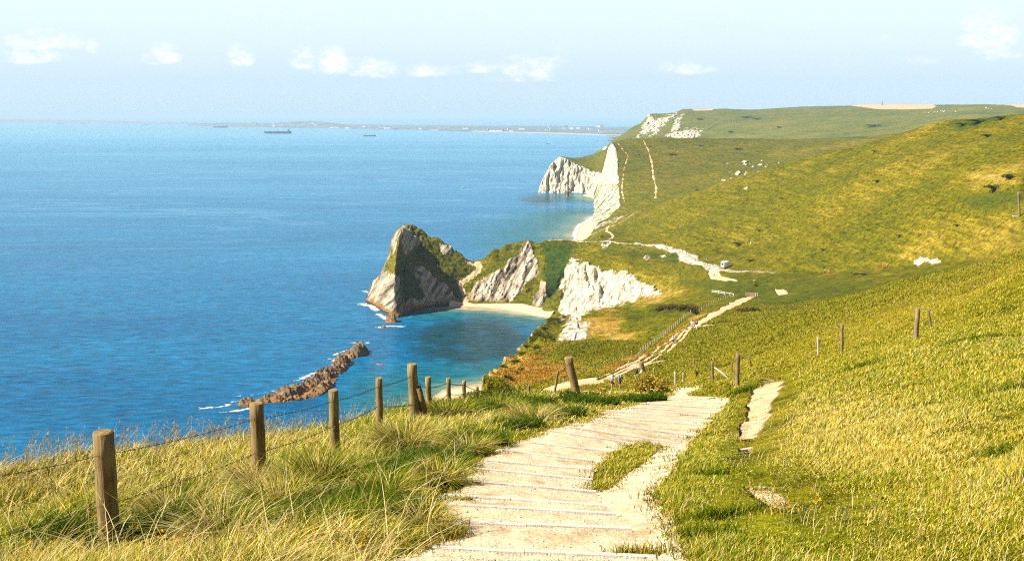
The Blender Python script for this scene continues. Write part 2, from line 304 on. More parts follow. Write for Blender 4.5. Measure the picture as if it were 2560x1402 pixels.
# ------------------------------------------------------------------ terrain from measured crest, valley and cliff lines
class Land:
    """heights on a fan-shaped grid: columns are bearings X/Y, rows are distances Y; between the measured lines the ground relaxes to a smooth sheet"""
    def __init__(s, a_cols, Y_rows, prof=None):
        s.a = np.asarray(a_cols); s.Y = np.asarray(Y_rows); s.lY = np.log(s.Y); s.prof = prof or (lambda Y: np.zeros_like(np.asarray(Y, float)) - EYE)
        s.base = EYE + s.prof(s.Y); s.C = []
    def line(s, *pts, n=60):
        """points: (px, Y, py) seen on the photo | (px, Y, 'z', height above sea) | ('w', X, Y, height above the profile)"""
        q = []
        for p in pts:
            if p[0] == 'w': q.append((p[1] / p[2], math.log(p[2]), p[3]))
            elif len(p) == 4: r = (EYE - p[3]) / p[1]; q.append((float(aa(p[0], r)), math.log(p[1]), p[3] - EYE - float(s.prof(p[1]))))
            else: r = float(rr(p[2])); q.append((float(aa(p[0], r)), math.log(p[1]), -r * p[1] - float(s.prof(p[1]))))
        q = np.array(q); s.C.append(crom(q, n * max(1, len(q) - 1)) if len(q) > 1 else q)
    def solve(s, it=(500, 260, 160, 110, 60, 26), tidy=2):
        A = np.vstack(s.C); ci = np.interp(A[:, 0], s.a, np.arange(len(s.a))); ri = np.interp(A[:, 1], s.lY, np.arange(len(s.Y)))
        ok = (A[:, 0] >= s.a[0]) & (A[:, 0] <= s.a[-1]) & (A[:, 1] >= s.lY[0]) & (A[:, 1] <= s.lY[-1]); ci, ri, v = ci[ok], ri[ok], A[ok, 2]
        g = None
        for lev, k in enumerate((32, 16, 8, 4, 2, 1)):
            nr, nc = (len(s.Y) - 1) // k + 2, (len(s.a) - 1) // k + 2
            rI, cI = np.rint(ri / k).astype(int), np.rint(ci / k).astype(int); sm = np.zeros((nr, nc)); ct = np.zeros((nr, nc))
            np.add.at(sm, (rI, cI), v); np.add.at(ct, (rI, cI), 1); fix = ct > 0; val = np.where(fix, sm / np.maximum(ct, 1), 0)
            if g is None: g = np.full((nr, nc), v.mean())
            else:
                R = np.clip(np.arange(nr) / 2, 0, g.shape[0] - 1.001); Cc = np.clip(np.arange(nc) / 2, 0, g.shape[1] - 1.001)
                r0, c0 = R.astype(int), Cc.astype(int); fr, fc = (R - r0)[:, None], (Cc - c0)[None]
                g = (g[r0][:, c0] * (1 - fr) * (1 - fc) + g[r0 + 1][:, c0] * fr * (1 - fc) + g[r0][:, c0 + 1] * (1 - fr) * fc + g[r0 + 1][:, c0 + 1] * fr * fc)
            for i in range(it[lev]):
                g[fix] = val[fix]; p = np.pad(g, 1, mode='edge'); g = 0.25 * (p[:-2, 1:-1] + p[2:, 1:-1] + p[1:-1, :-2] + p[1:-1, 2:])
            g[fix] = val[fix]
        for i in range(tidy):
            p = np.pad(g, 1, mode='edge'); g = 0.2 * (g + p[:-2, 1:-1] + p[2:, 1:-1] + p[1:-1, :-2] + p[1:-1, 2:])
        s.Z = g[:len(s.Y), :len(s.a)] + s.base[:, None]
        s.X = s.a[None] * s.Y[:, None]; s.YY = np.repeat(s.Y[:, None], len(s.a), 1)
        s.px, s.py = proj(s.X, s.YY, s.Z)
    def height(s, X, Y):
        X = np.asarray(X, float); Y = np.asarray(Y, float)
        c = np.clip(np.interp(X / Y, s.a, np.arange(len(s.a))), 0, len(s.a) - 1.001); r = np.clip(np.interp(np.log(Y), s.lY, np.arange(len(s.Y))), 0, len(s.Y) - 1.001)
        c0, r0 = c.astype(int), r.astype(int); fc, fr = c - c0, r - r0; Z = s.Z
        return Z[r0, c0] * (1 - fr) * (1 - fc) + Z[r0 + 1, c0] * fr * (1 - fc) + Z[r0, c0 + 1] * (1 - fr) * fc + Z[r0 + 1, c0 + 1] * fr * fc
    def sample(s, A, X, Y):
        c = np.clip(np.rint(np.interp(X / Y, s.a, np.arange(len(s.a)))).astype(int), 0, len(s.a) - 1); r = np.clip(np.rint(np.interp(np.log(Y), s.lY, np.arange(len(s.Y)))).astype(int), 0, len(s.Y) - 1); return A[r, c]
    def hit(s, px, py, y0=0.0, y1=1e9):
        """first point of the ground seen along a photo pixel between two distances"""
        r = float(rr(py)); a = float(aa(px, r)); Y = np.exp(np.linspace(max(s.lY[0], math.log(max(y0, 1e-3))), min(s.lY[-1], math.log(y1)), 6000))
        z = s.height(a * Y, Y); k = np.argmax(z >= EYE - r * Y)
        if not (z[k] >= EYE - r * Y[k]): k = int(np.argmin(np.abs(z - (EYE - r * Y))))
        return Vector((a * Y[k], Y[k], float(z[k])))

def cols(*seg):
    """bearing columns: (px0, px1, count) on the mid row"""
    out = []
    for a, b, n in seg: out.append(np.linspace((a - 1280) / F, (b - 1280) / F, n, endpoint=False))
    return np.concatenate(out + [[(seg[-1][1] - 1280) / F]])
def rows(*seg):
    out = []
    for a, b, n in seg: out.append(np.exp(np.linspace(math.log(a), math.log(b), n, endpoint=False)))
    return np.concatenate(out + [[seg[-1][1]]])
def soften(sd, soft): return np.clip(sd / soft * 0.5 + 0.5, 0, 1)

# slope of the hill under the viewer and the valley beyond
_pY = np.array([0, 1, 90, 105, 125, 165, 200, 260, 330, 370, 480, 640, 1000, 1100.]); _pz = np.array([-1.35, -1.86, -25.2, -28.5, -31.7, -38.7, -43.8, -52.7, -62.7, -68.3, -74.1, -81, -92, -94.])
def prof1(Y): return np.interp(Y, _pY, _pz)
T1 = Land(cols((-2600, -200, 50), (-200, 900, 230), (900, 1720, 410), (1720, 2620, 230), (2620, 5200, 60)),
          rows((1.2, 6, 40), (6, 70, 430), (70, 200, 230), (200, 500, 260), (500, 575, 90), (575, 705, 320), (705, 1080, 110)), prof1)
L = T1.line
# -- near slope
L(('w', -8, 1.5, 0), ('w', 8, 1.5, .3)); L(('w', -3, 4, 0), ('w', 0, 4, 0), ('w', 1.6, 4, 0), ('w', 4, 4, .35), ('w', 9, 4, 1.2))
L(('w', 3.6, 9, .35), ('w', 8, 12, 1.1), ('w', 15, 25, 2.2), ('w', 27, 45, 4.6), ('w', 60, 70, 13))
L(('w', 13, 9, 2.4), ('w', 40, 25, 8), ('w', 80, 60, 17))
L((262, 9, 1385), (640, 13.4, 1212), (835, 18.3, 1130), (948, 24, 1082), (1034, 31.5, 1052), (1071, 34, 1044), (1122, 43, 1018), (1160, 50, 1012), (1193, 56, 1006))
L((-120, 14, 1225), (0, 15.5, 1192), (110, 17, 1165), (220, 18.5, 1146), (420, 21, 1122), (600, 24, 1104), (720, 27, 1088), (850, 31, 1066), (1000, 39, 1022), (1090, 48, 1004), (1200, 62, 990), (1250, 72, 980))
L((-300, 20, 1300), (0, 22, 1290), (220, 26, 1250), (600, 34, 1190), (850, 43, 1130), (1000, 54, 1080), (1150, 74, 1040), (1180, 100, 1010))
L(('w', -45, 20, -38), ('w', -26, 30, -26), ('w', -20, 50, -30), ('w', -16, 80, -38), ('w', -14, 110, -50))
L((2045, 65, 887), (2105, 60, 880), (2293, 46, 846)); L((1845, 45, 965), (1780, 58, 951), (1735, 72, 917)); L((2324, 56, 816), (2420, 50, 800), (2560, 46, 790))
L((2700, 118, 580), (2560, 130, 632), (2430, 135, 664), (2300, 140, 694), (2200, 145, 720), (2100, 150, 748), (1990, 158, 775), (1900, 164, 800), (1830, 170, 825), (1790, 178, 838))
L((2700, 185, 640), (2560, 200, 700), (2300, 205, 745), (2100, 208, 785), (1960, 214, 808))
L((2560, 90, 700), (2300, 98, 760), (2050, 105, 815), (1850, 112, 870))
# -- stepped path: two lines a hand apart at each board
BOARDS = [(1080, 1364, 1640, 1387, 7.8), (1107, 1300, 1579, 1319, 9.2), (1063, 1253, 1540, 1281, 10.4), (1110, 1234, 1511, 1259, 11.3), (1160, 1198, 1490, 1228, 12.5), (1183, 1168, 1478, 1197, 13.9),
          (1217, 1149, 1478, 1171, 15.4), (1255, 1122, 1490, 1151, 17.1), (1330, 1104, 1520, 1126, 18.9), (1375, 1074, 1585, 1107, 21.3), (1422, 1065, 1720, 1110, 22.6), (1476, 1052, 1740, 1090, 25.2), (1500, 1039, 1768, 1062, 28.6),
          (1515, 1025, 1785, 1044, 32.5), (1575, 1016, 1797, 1033, 35.5), (1600, 1007, 1812, 1019, 40), (1640, 993, 1824, 998, 48)]
BSK = 0.16
for (x0, y0, x1, y1, Yb) in BOARDS:
    hw = (x1 - x0) / F * Yb; Yl, Yr = Yb + hw * BSK * .5, Yb - hw * BSK * .5; g = 0.012 * Yb ** 0.5
    L((x0, Yl - .02, y0 + 1.2), (x1, Yr - .02, y1 + 1.2))
    zl, zr = P(x0, y0, Yl).z, P(x1, y1, Yr).z; d = 0.115
    L((x0, Yl + .07 + g, 'z', zl - d), (x1, Yr + .07 + g, 'z', zr - d))
L((1700, 66, 977), (1750, 70, 974)); L((1690, 76, 968), (1752, 76, 967)); L((1660, 84, 968), (1752, 86, 969))
L((1900, 36, 985), (1880, 28, 1050), (1865, 22, 1100)); L((1925, 50, 958), (1960, 55, 952))
L((1620, 55, 1000), (1500, 52, 1003), (1400, 50, 1003), (1300, 52, 1000), (1220, 57, 1000))
L((1640, 64, 986), (1500, 66, 984), (1420, 68, 982), (1300, 70, 978))
# -- track field
L((1440, 100, 963), (1500, 108, 944), (1560, 122, 908), (1640, 146, 880), (1683, 163, 863), (1735, 200, 823), (1790, 262, 785), (1850, 330, 755), (1885, 372, 741))
L((1530, 92, 976), (1600, 90, 966), (1690, 96, 955)); L((1700, 125, 906), (1760, 130, 890), (1800, 155, 850))
L((1215, 118, 972), (1250, 130, 962), (1330, 122, 960), (1420, 112, 954))
L((1204, 126, 964), (1252, 165, 921), (1291, 205, 880), (1340, 300, 823), (1366, 400, 801), (1375, 480, 795), (1384, 555, 788))
L((1180, 128, 'z', 62), (1205, 170, 'z', 48), (1262, 210, 'z', 46), (1318, 310, 'z', 30), (1348, 420, 'z', 14), (1360, 520, 'z', 2))
L((1040, 130, 'z', -4), (1090, 170, 'z', -5), (1170, 210, 'z', -5), (1268, 300, 'z', -5), (1310, 420, 'z', -5), (1330, 540, 'z', -5))
L((1300, 212, 876), (1345, 218, 860), (1400, 226, 851), (1500, 232, 849), (1590, 222, 853), (1650, 188, 852))
L((1385, 262, 'z', 55), (1500, 268, 'z', 56), (1600, 256, 'z', 59), (1660, 235, 'z', 64))
L((1393, 292, 851), (1430, 290, 850), (1480, 288, 849), (1560, 284, 850), (1640, 262, 848))
L((1393, 300, 846), (1415, 310, 817), (1442, 320, 793), (1500, 332, 772), (1560, 342, 764), (1640, 342, 756), (1705, 322, 764), (1738, 300, 772))
L((1392, 370, 822), (1400, 470, 801), (1425, 530, 790)); L((1450, 400, 'z', 26), (1560, 410, 'z', 36), (1640, 400, 'z', 41), (1720, 380, 'z', 47))
L((1745, 268, 793), (1752, 285, 783), (1768, 300, 770)); L((1800, 330, 757), (1850, 372, 738))
L((1900, 300, 762), (2000, 290, 765), (2150, 280, 735), (2300, 270, 710)); L((1950, 380, 725), (2100, 360, 705), (2330, 330, 672), (2560, 290, 640))
# -- chalk bluff over the cove
L((1433, 606, 648), (1478, 600, 638), (1540, 585, 650), (1590, 565, 672), (1640, 535, 700), (1672, 505, 726))
L((1396, 586, 778), (1412, 582, 784), (1480, 566, 772), (1560, 536, 757), (1640, 505, 742), (1668, 494, 734))
L((1385, 590, 788), (1420, 560, 790), (1480, 535, 782), (1560, 495, 768), (1650, 455, 748))
L((1425, 603, 665), (1405, 596, 720), (1392, 589, 772)); L((1418, 622, 660), (1398, 616, 720), (1380, 610, 765))
L((1700, 470, 712), (1760, 430, 730), (1820, 400, 735)); L((1560, 610, 632), (1640, 590, 638), (1700, 560, 660))
# -- path along the top, caravan flat
L((1352, 655, 600), (1400, 655, 599), (1440, 655, 599), (1500, 648, 603), (1560, 632, 608), (1640, 605, 618), (1700, 570, 634), (1722, 540, 652), (1765, 508, 662), (1812, 482, 672), (1870, 466, 678), (1935, 450, 684), (2060, 425, 685), (2210, 395, 671), (2330, 372, 658), (2480, 330, 648))
L((1355, 640, 640), (1362, 620, 700), (1366, 604, 755)); L((1430, 640, 628), (1500, 628, 632))
# -- great hillside behind
L((1480, 965, 582), (1520, 940, 567), (1552, 910, 548), (1600, 870, 526), (1690, 820, 493), (1790, 780, 462), (1900, 745, 431), (2000, 712, 402), (2100, 680, 373), (2220, 640, 340), (2330, 605, 312), (2440, 560, 297), (2560, 520, 286), (2800, 470, 270))
L((1520, 1050, 'z', 8), (1600, 1040, 'z', 20), (1800, 1000, 'z', 40), (2100, 900, 'z', 60), (2400, 800, 'z', 90), (2800, 700, 'z', 110))
L((1560, 760, 582), (1640, 700, 580), (1750, 650, 560), (1900, 600, 520), (2100, 550, 450), (2330, 490, 390), (2560, 430, 350))
L((1800, 560, 632), (1950, 520, 600), (2150, 470, 540), (2350, 420, 480), (2560, 370, 440))
L((1455, 690, 'z', 31), (1450, 760, 'z', 16), (1448, 860, 'z', 6)); L((1500, 720, 'z', 34), (1500, 840, 'z', 20))
L((1448, 935, 'z', 1.0), (1470, 952, 'z', 4), (1500, 975, 'z', 12)); L((1420, 900, 'z', -5), (1430, 960, 'z', -5), (1465, 1040, 'z', -5))
# -- headland: sea bed round it, waterline, ridge, prow
L((880, 560, 'z', -7), (985, 566, 'z', -7), (1045, 586, 'z', -7), (1110, 598, 'z', -7), (1160, 600, 'z', -5), (1250, 590, 'z', -4), (1340, 572, 'z', -4))
L((885, 580, 'z', -7), (895, 640, 'z', -7), (900, 720, 'z', -7)); L((900, 740, 'z', -7), (1020, 730, 'z', -7), (1185, 712, 'z', -7), (1320, 712, 'z', -7), (1400, 740, 'z', -7), (1430, 800, 'z', -7))
L((926, 628, 758), (941, 612, 778), (962, 597, 790), (985, 582, 799), (1002, 584, 795), (1030, 600, 784), (1062, 612, 773), (1100, 618, 768), (1135, 619, 767))
L((1135, 621, 762), (1170, 622, 754), (1250, 618, 757), (1300, 610, 764), (1352, 598, 776))
L((985, 583, 790), (984, 584, 765), (985, 588, 720), (988, 595, 672), (994, 606, 620), (1003, 632, 582), (1014, 657, 563), (1021, 668, 559))
L((928, 630, 738), (934, 636, 716), (946, 644, 704), (958, 650, 686), (967, 655, 652), (974, 660, 622), (986, 664, 588), (1003, 668, 562))
L((1021, 668, 558), (1038, 668, 561), (1048, 667, 571), (1070, 664, 588), (1105, 662, 604), (1140, 660, 630), (1165, 658, 646), (1186, 656, 652), (1210, 655, 643), (1250, 656, 618), (1285, 658, 602), (1312, 658, 596), (1330, 657, 598), (1352, 656, 600))
L((1003, 598, 768), (1005, 605, 705), (1009, 613, 655), (1014, 628, 618)); L((1030, 605, 765), (1033, 612, 716), (1038, 620, 664)); L((1062, 615, 758), (1066, 620, 718), (1070, 627, 684)); L((1100, 621, 754), (1104, 626, 725), (1106, 632, 704)); L((1020, 640, 628), (1050, 646, 640), (1090, 645, 660), (1120, 636, 700), (1140, 628, 742))
L((1100, 655, 630), (1140, 652, 655), (1165, 648, 680), (1158, 640, 710), (1158, 630, 745))
L((1195, 650, 672), (1185, 640, 705), (1168, 626, 748)); L((1205, 645, 690), (1240, 648, 660), (1290, 652, 628), (1318, 655, 608))
L((1215, 641, 695), (1250, 644, 668), (1298, 649, 636)); L((1240, 628, 730), (1290, 636, 690), (1320, 646, 640)); L((1335, 648, 640), (1345, 632, 690), (1352, 612, 742))
L((1000, 690, 'z', 20), (1060, 684, 'z', 20), (1185, 672, 'z', 10), (1320, 680, 'z', 16), (1400, 690, 'z', 14)); L((940, 660, 'z', 4), (960, 685, 'z', 4), (1000, 705, 'z', -2), (1185, 690, 'z', -3), (1330, 700, 'z', -3))
# -- open water to the left
L((-2000, 150, 'z', -8), (-300, 150, 'z', -8), (500, 150, 'z', -8), (900, 160, 'z', -8), (1020, 200, 'z', -8), (1120, 300, 'z', -8), (1200, 480, 'z', -8)); L((-1000, 400, 'z', -8), (400, 400, 'z', -8), (850, 420, 'z', -8)); L((-1000, 1000, 'z', -9), (400, 1000, 'z', -9), (860, 800, 'z', -9), (1200, 900, 'z', -9), (1380, 1000, 'z', -9))
L((850, 560, 'z', -8), (850, 700, 'z', -8)); L((1330, 560, 'z', -5), (1345, 585, 'z', -3))
T1.solve()

X, Y, Z, px, py = T1.X, T1.YY, T1.Z, T1.px, T1.py
n1 = fbm(X / 9, Y / 9, Z / 9, 3); n2 = fbm(X / 2.2, Y / 2.2, Z / 2.2, 3); n0 = fbm(X / 40, Y / 40, None, 3)
wob = n1 * 5 + n2 * 3
def area(poly, soft=5.0, y0=0, y1=1e9, w=1.0, x=None, yy=None, D=None, wb=None):
    x = px if x is None else x; yy = py if yy is None else yy; D = Y if D is None else D; wb = wob if wb is None else wb
    p = np.asarray(poly, float); m = (x > p[:, 0].min() - 40) & (x < p[:, 0].max() + 40) & (yy > p[:, 1].min() - 40) & (yy < p[:, 1].max() + 40) & (D > y0) & (D < y1)
    out = np.zeros(x.shape)
    if m.any(): out[m] = soften(poly_sd(x[m], yy[m], poly) + wb[m] * w, soft)
    return out
def trail(pts, soft=0.4, y0=0, y1=1e9, wob_=0.25):
    """a trodden line: (px, py, half width in metres) laid on the ground it crosses"""
    q = [];
    for p in pts: h = T1.hit(p[0], p[1], y0, y1); q.append((h.x, h.y, p[2]))
    q = np.array(q); q = [tuple(v) for v in crom(q, 6 * len(q))]
    m = (Y > max(y0, min(v[1] for v in q) - 6)) & (Y < min(y1, max(v[1] for v in q) + 6)) & (X > min(v[0] for v in q) - 6) & (X < max(v[0] for v in q) + 6)
    out = np.zeros(X.shape)
    if m.any(): out[m] = soften(-line_d(X[m], Y[m], q) + n2[m] * wob_, soft)
    return out
mx = np.maximum
PATH_L = [(960, 1410), (1010, 1380), (1078, 1352), (1120, 1335), (1090, 1296), (1058, 1262), (1070, 1246), (1125, 1226), (1150, 1198), (1172, 1168), (1210, 1138), (1245, 1118), (1300, 1098), (1360, 1074), (1418, 1060), (1470, 1050), (1496, 1036), (1520, 1022), (1572, 1012), (1602, 1002), (1640, 990), (1683, 986), (1688, 966)]
PATH_R = [(1752, 966), (1722, 985), (1826, 997), (1800, 1030), (1768, 1064), (1738, 1096), (1712, 1130), (1690, 1160), (1662, 1200), (1638, 1228), (1652, 1262), (1682, 1292), (1694, 1330), (1706, 1370), (1722, 1412)]
PATH_POLY = PATH_L + PATH_R
ISLAND = [(1482, 1226), (1479, 1190), (1496, 1160), (1530, 1130), (1572, 1112), (1622, 1108), (1650, 1116), (1640, 1132), (1604, 1160), (1570, 1182), (1540, 1206), (1520, 1222)]
SIDE = [(1842, 1102), (1846, 1078), (1868, 1044), (1876, 1000), (1884, 972), (1910, 960), (1956, 956), (1940, 990), (1926, 1030), (1908, 1072), (1886, 1100)]
SIDE2 = [(1842, 1112), (1880, 1106), (1890, 1114), (1876, 1128), (1846, 1130)]; SIDE3 = [(1864, 1226), (1920, 1222), (1960, 1250), (2004, 1268), (2000, 1280), (1950, 1276), (1916, 1266)]
BARE = [SIDE, SIDE2, SIDE3, [(2060, 1246), (2085, 1243), (2096, 1249), (2070, 1253)], [(2030, 1325), (2080, 1328), (2090, 1334), (2040, 1334)]]
NEARW = np.clip(n2, -1, 1) * 4
path = area(PATH_POLY, 7, 3, 90, 1, wb=NEARW) * (1 - area(ISLAND, 6, 3, 90, 1, wb=NEARW))
path = mx(path, sstep(-np.abs(X - 0.25) + 1.1, 0, .3) * (Y < 7.6) * (Y > 1))
dirt = np.zeros(X.shape)
for b in BARE: dirt = mx(dirt, area(b, 13, 8, 90, 2.2, wb=NEARW))
# tracks
dirt = mx(dirt, trail([(1420, 958, 3.0), (1450, 962, 2.2), (1480, 952, 1.2)], .5, 85, 130)); 
for off in (-10, 0, 9):
    dirt = mx(dirt, trail([(1470, 956 + off * .5, .20), (1530, 936 + off * .7, .26), (1590, 910 + off * .9, .30), (1640, 885 + off, .28), (1676 + off, 862 + off * .4, .28), (1700 + off, 840 + off * .3, .30), (1728 + off * .8, 815, .35)], .25, 85, 230, .15))
dirt = mx(dirt, trail([(1728, 822, 1.1), (1760, 800, 1.8), (1790, 783, 2.0), (1820, 768, 2.0), (1850, 753, 2.3), (1884, 741, 3.0)], .5, 170, 400))
dirt = mx(dirt, trail([(1735, 820, .6), (1770, 812, .4), (1785, 812, .2)], .4, 150, 260)); dirt = mx(dirt, trail([(1560, 925, .4), (1600, 915, .9), (1665, 898, .5)], .4, 100, 160))
W_ = [(1372, 599, .9), (1420, 598, 1.2), (1480, 603, .8), (1540, 607, .8), (1600, 612, 1.3), (1650, 618, 1.9), (1695, 628, 1.8), (1720, 642, 4), (1730, 652, 3.2), (1760, 660, 2.2), (1790, 672, 3.0), (1830, 676, 2.0), (1880, 680, 1.6), (1932, 684, 1.2)]
dirt = mx(dirt, trail(W_, .5, 430, 700, .5)); white = trail(W_, .5, 430, 700, .5)
dirt = mx(dirt, trail([(1716, 632, 1.0), (1738, 640, 1.2), (1728, 655, 1.4)], .5, 480, 700)); dirt = mx(dirt, trail([(1782, 676, 2.5), (1790, 690, 2.5), (1812, 698, 2), (1840, 705, .8)], .6, 380, 520))
dirt = mx(dirt, area([(1935, 721), (1960, 720), (1968, 735), (1945, 740)], 3, 250, 480, .4)); dirt = mx(dirt, trail([(1460, 596, .8), (1500, 577, 1.0), (1530, 566, 1.3), (1556, 552, 1.2), (1590, 532, 1.0), (1612, 520, .6)], .5, 640, 1000, .4))
dirt = mx(dirt, trail([(1523, 566, .9), (1516, 577, 1.0), (1532, 588, .9), (1516, 600, .8)], .5, 640, 1000, .3)); dirt = mx(dirt, trail([(1195, 655, 1.6), (1196, 672, 1.8), (1172, 692, 2.2), (1152, 712, 1.6), (1158, 735, 1.2), (1164, 752, 2.0)], .6, 600, 670, .8))
dirt = mx(dirt, area([(1162, 655), (1196, 652), (1196, 662), (1170, 660)], 3, 630, 665, .3))
chalk = area([(1433, 646), (1470, 652), (1500, 668), (1532, 678), (1560, 672), (1572, 690), (1612, 704), (1652, 730), (1610, 742), (1560, 757), (1500, 772), (1450, 782), (1412, 786), (1392, 775), (1402, 720), (1414, 680)], 9, 480, 640, 1.2)
chalk = mx(chalk, area([(1428, 776), (1462, 774), (1450, 800), (1436, 812), (1410, 842), (1398, 838), (1418, 804)], 9, 300, 600, 1.2))
chalk = mx(chalk, area([(1393, 850), (1412, 822), (1440, 802), (1474, 806), (1470, 830), (1462, 850)], 8, 282, 345, 1.0))
for (x0, y0, w_, h_) in ((1300, 868, 14, 16), (1262, 908, 10, 12), (1320, 838, 18, 14), (1345, 815, 14, 14), (1230, 938, 10, 10), (1355, 790, 16, 12), (1402, 795, 14, 9)):
    chalk = mx(chalk, .56 * area([(x0 - w_, y0 + h_), (x0, y0 - h_), (x0 + w_, y0 - h_ * .6), (x0 + w_ * .4, y0 + h_)], 9, 118, 600, .9))
chalk = mx(chalk, area([(1430, 600), (1450, 585), (1500, 545), (1540, 528), (1560, 530), (1552, 545), (1520, 562), (1490, 580), (1455, 600)], 10, 800, 1075, .9) * sstep(n1, -.25, .3))
for q in ([(1500, 612), (1515, 607), (1526, 606), (1520, 620), (1508, 622)], [(1608, 640), (1622, 634), (1628, 650), (1612, 656)], [(1645, 640), (1660, 634), (1668, 642), (1655, 650)], [(1815, 404 + 50), (1818, 452), (1810, 456)], [(2282, 655), (2300, 646), (2316, 640), (2330, 648), (2358, 656), (2330, 660), (2312, 654), (2296, 664)], [(1862, 474), (1872, 474), (1868, 479)]):
    chalk = mx(chalk, (.62 if q[0][1] > 600 and q[0][0] < 1700 else .95) * area(q, 4, 300, 1000, .8))
rock = area([(926, 705), (934, 696), (960, 640), (976, 600), (990, 640), (1000, 660), (1030, 650), (1062, 676), (1094, 694), (1118, 712), (1138, 745), (1136, 770), (1060, 790), (985, 803), (925, 775)], 9, 560, 668, 1.0)
rock = mx(rock, area([(1312, 602), (1328, 612), (1346, 660), (1342, 690), (1316, 706), (1292, 738), (1262, 752), (1170, 752), (1172, 730), (1190, 712), (1220, 690), (1262, 668), (1292, 640)], 7, 590, 662, 1.0)); rock = mx(rock, area([(1352, 700), (1362, 708), (1366, 740), (1352, 774), (1326, 768), (1340, 735)], 6, 590, 650, .8))
rock = rock * (1 - .75 * area([(998, 640), (1030, 655), (1056, 690), (1068, 740), (1062, 775), (1012, 792), (992, 760)], 16, 570, 660, 3.0)) * (1 - .62 * area([(965, 590), (1003, 562), (1000, 640), (985, 705), (950, 690)], 14, 570, 680, 3.0))  # first outline cuts back pale rock so painted shade and vegetation show
rock = mx(rock, sstep(6.5 + n1 * 2 - Z, 0, 3) * (px < 1150) * (Y > 560) * (Y < 720)); rock = mx(rock, .62 * area([(968, 610), (1000, 560), (1030, 560), (1060, 600), (1020, 640), (985, 660)], 12, 620, 680, 1)); rock = mx(rock, .8 * area([(1100, 610), (1135, 620), (1132, 640), (1108, 634)], 7, 640, 672, .8))
dry = np.zeros(X.shape)
for poly, w_, y0, y1, so in (
    ([(1200, 965), (1250, 925), (1300, 885), (1400, 858), (1360, 900), (1440, 915), (1420, 945), (1320, 965)], 1.1, 112, 235, 24), ([(1400, 848), (1446, 792), (1520, 768), (1560, 790), (1560, 830), (1650, 850), (1560, 852), (1500, 850)], 1.1, 275, 345, 16), ([(1560, 742), (1640, 722), (1700, 735), (1640, 756), (1580, 764)], 1.0, 330, 560, 12),
    ([(1540, 690), (1660, 700), (1740, 735), (1640, 752), (1600, 735)], .75, 420, 560, 20), ([(1446, 958), (1500, 932), (1560, 906), (1640, 872), (1690, 822), (1742, 784), (1752, 790), (1722, 812), (1668, 858), (1622, 888), (1540, 926), (1460, 964)], 1.05, 95, 320, 7), ([(1290, 935), (1400, 925), (1470, 930), (1440, 955), (1320, 962), (1240, 962)], .95, 100, 170, 16), ([(2280, 580), (2560, 520), (2560, 640), (2250, 650)], .5, 260, 560, 40), ([(2400, 430), (2560, 400), (2560, 470), (2450, 470)], .75, 260, 560, 30),
    ([(1560, 1000), (1820, 940), (2560, 640), (2560, 1000), (2000, 1160), (1880, 1150)], .3, 20, 180, 60), ([(1880, 1100), (2050, 1000), (2300, 1040), (2450, 1140), (2200, 1180), (1950, 1120)], .55, 8, 60, 60), ([(2050, 830), (2560, 640), (2560, 720), (2100, 860)], .55, 60, 180, 40)):
    dry = mx(dry, w_ * area(poly, so, y0, y1, 3))
dry = np.clip(dry + .25 * n0 * (Y > 60), 0, 1)
dark = .8 * area([(998, 640), (1030, 655), (1056, 690), (1062, 740), (1050, 772), (1012, 785), (992, 760)], 14, 570, 660, 2.0)  # headland's right flank: shade painted into the colour, over some real vegetation
for poly, w_, y0, y1, so in (
    ([(1360, 612), (1440, 606), (1420, 650), (1398, 720), (1376, 760), (1366, 720), (1358, 660)], 1, 590, 660, 8), ([(1500, 625), (1600, 618), (1710, 634), (1690, 656), (1600, 648), (1560, 640)], .8, 520, 650, 10), ([(1030, 575), (1100, 605), (1160, 650), (1190, 665), (1150, 700), (1130, 690), (1080, 660), (1020, 640), (1000, 600)], .34, 630, 680, 10),
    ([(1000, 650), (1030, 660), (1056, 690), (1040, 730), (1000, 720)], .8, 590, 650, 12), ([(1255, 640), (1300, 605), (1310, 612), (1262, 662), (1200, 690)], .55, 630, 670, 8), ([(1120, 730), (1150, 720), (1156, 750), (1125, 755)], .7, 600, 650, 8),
    ([(1620, 765), (1680, 756), (1735, 764), (1750, 780), (1738, 786), (1680, 780), (1640, 778)], .8, 262, 350, 7), ([(1300, 880), (1420, 860), (1600, 860), (1600, 880), (1460, 905), (1330, 900)], .45, 150, 240, 20), ([(1480, 790), (1640, 770), (1720, 780), (1660, 800), (1560, 800)], .4, 270, 350, 14),
    ([(1940, 690), (2200, 690), (2440, 660), (2560, 640), (2200, 740), (1960, 775), (1880, 760), (1740, 720), (1700, 700), (1800, 690)], .55, 230, 520, 20), ([(2400, 500), (2480, 470), (2550, 480), (2540, 510), (2440, 525)], .7, 300, 560, 18), ([(2380, 310), (2480, 290), (2530, 292), (2460, 306), (2400, 320)], .9, 450, 640, 6)):
    dark = mx(dark, w_ * area(poly, so, y0, y1, 1.5))
chalk = mx(chalk, .75 * white)
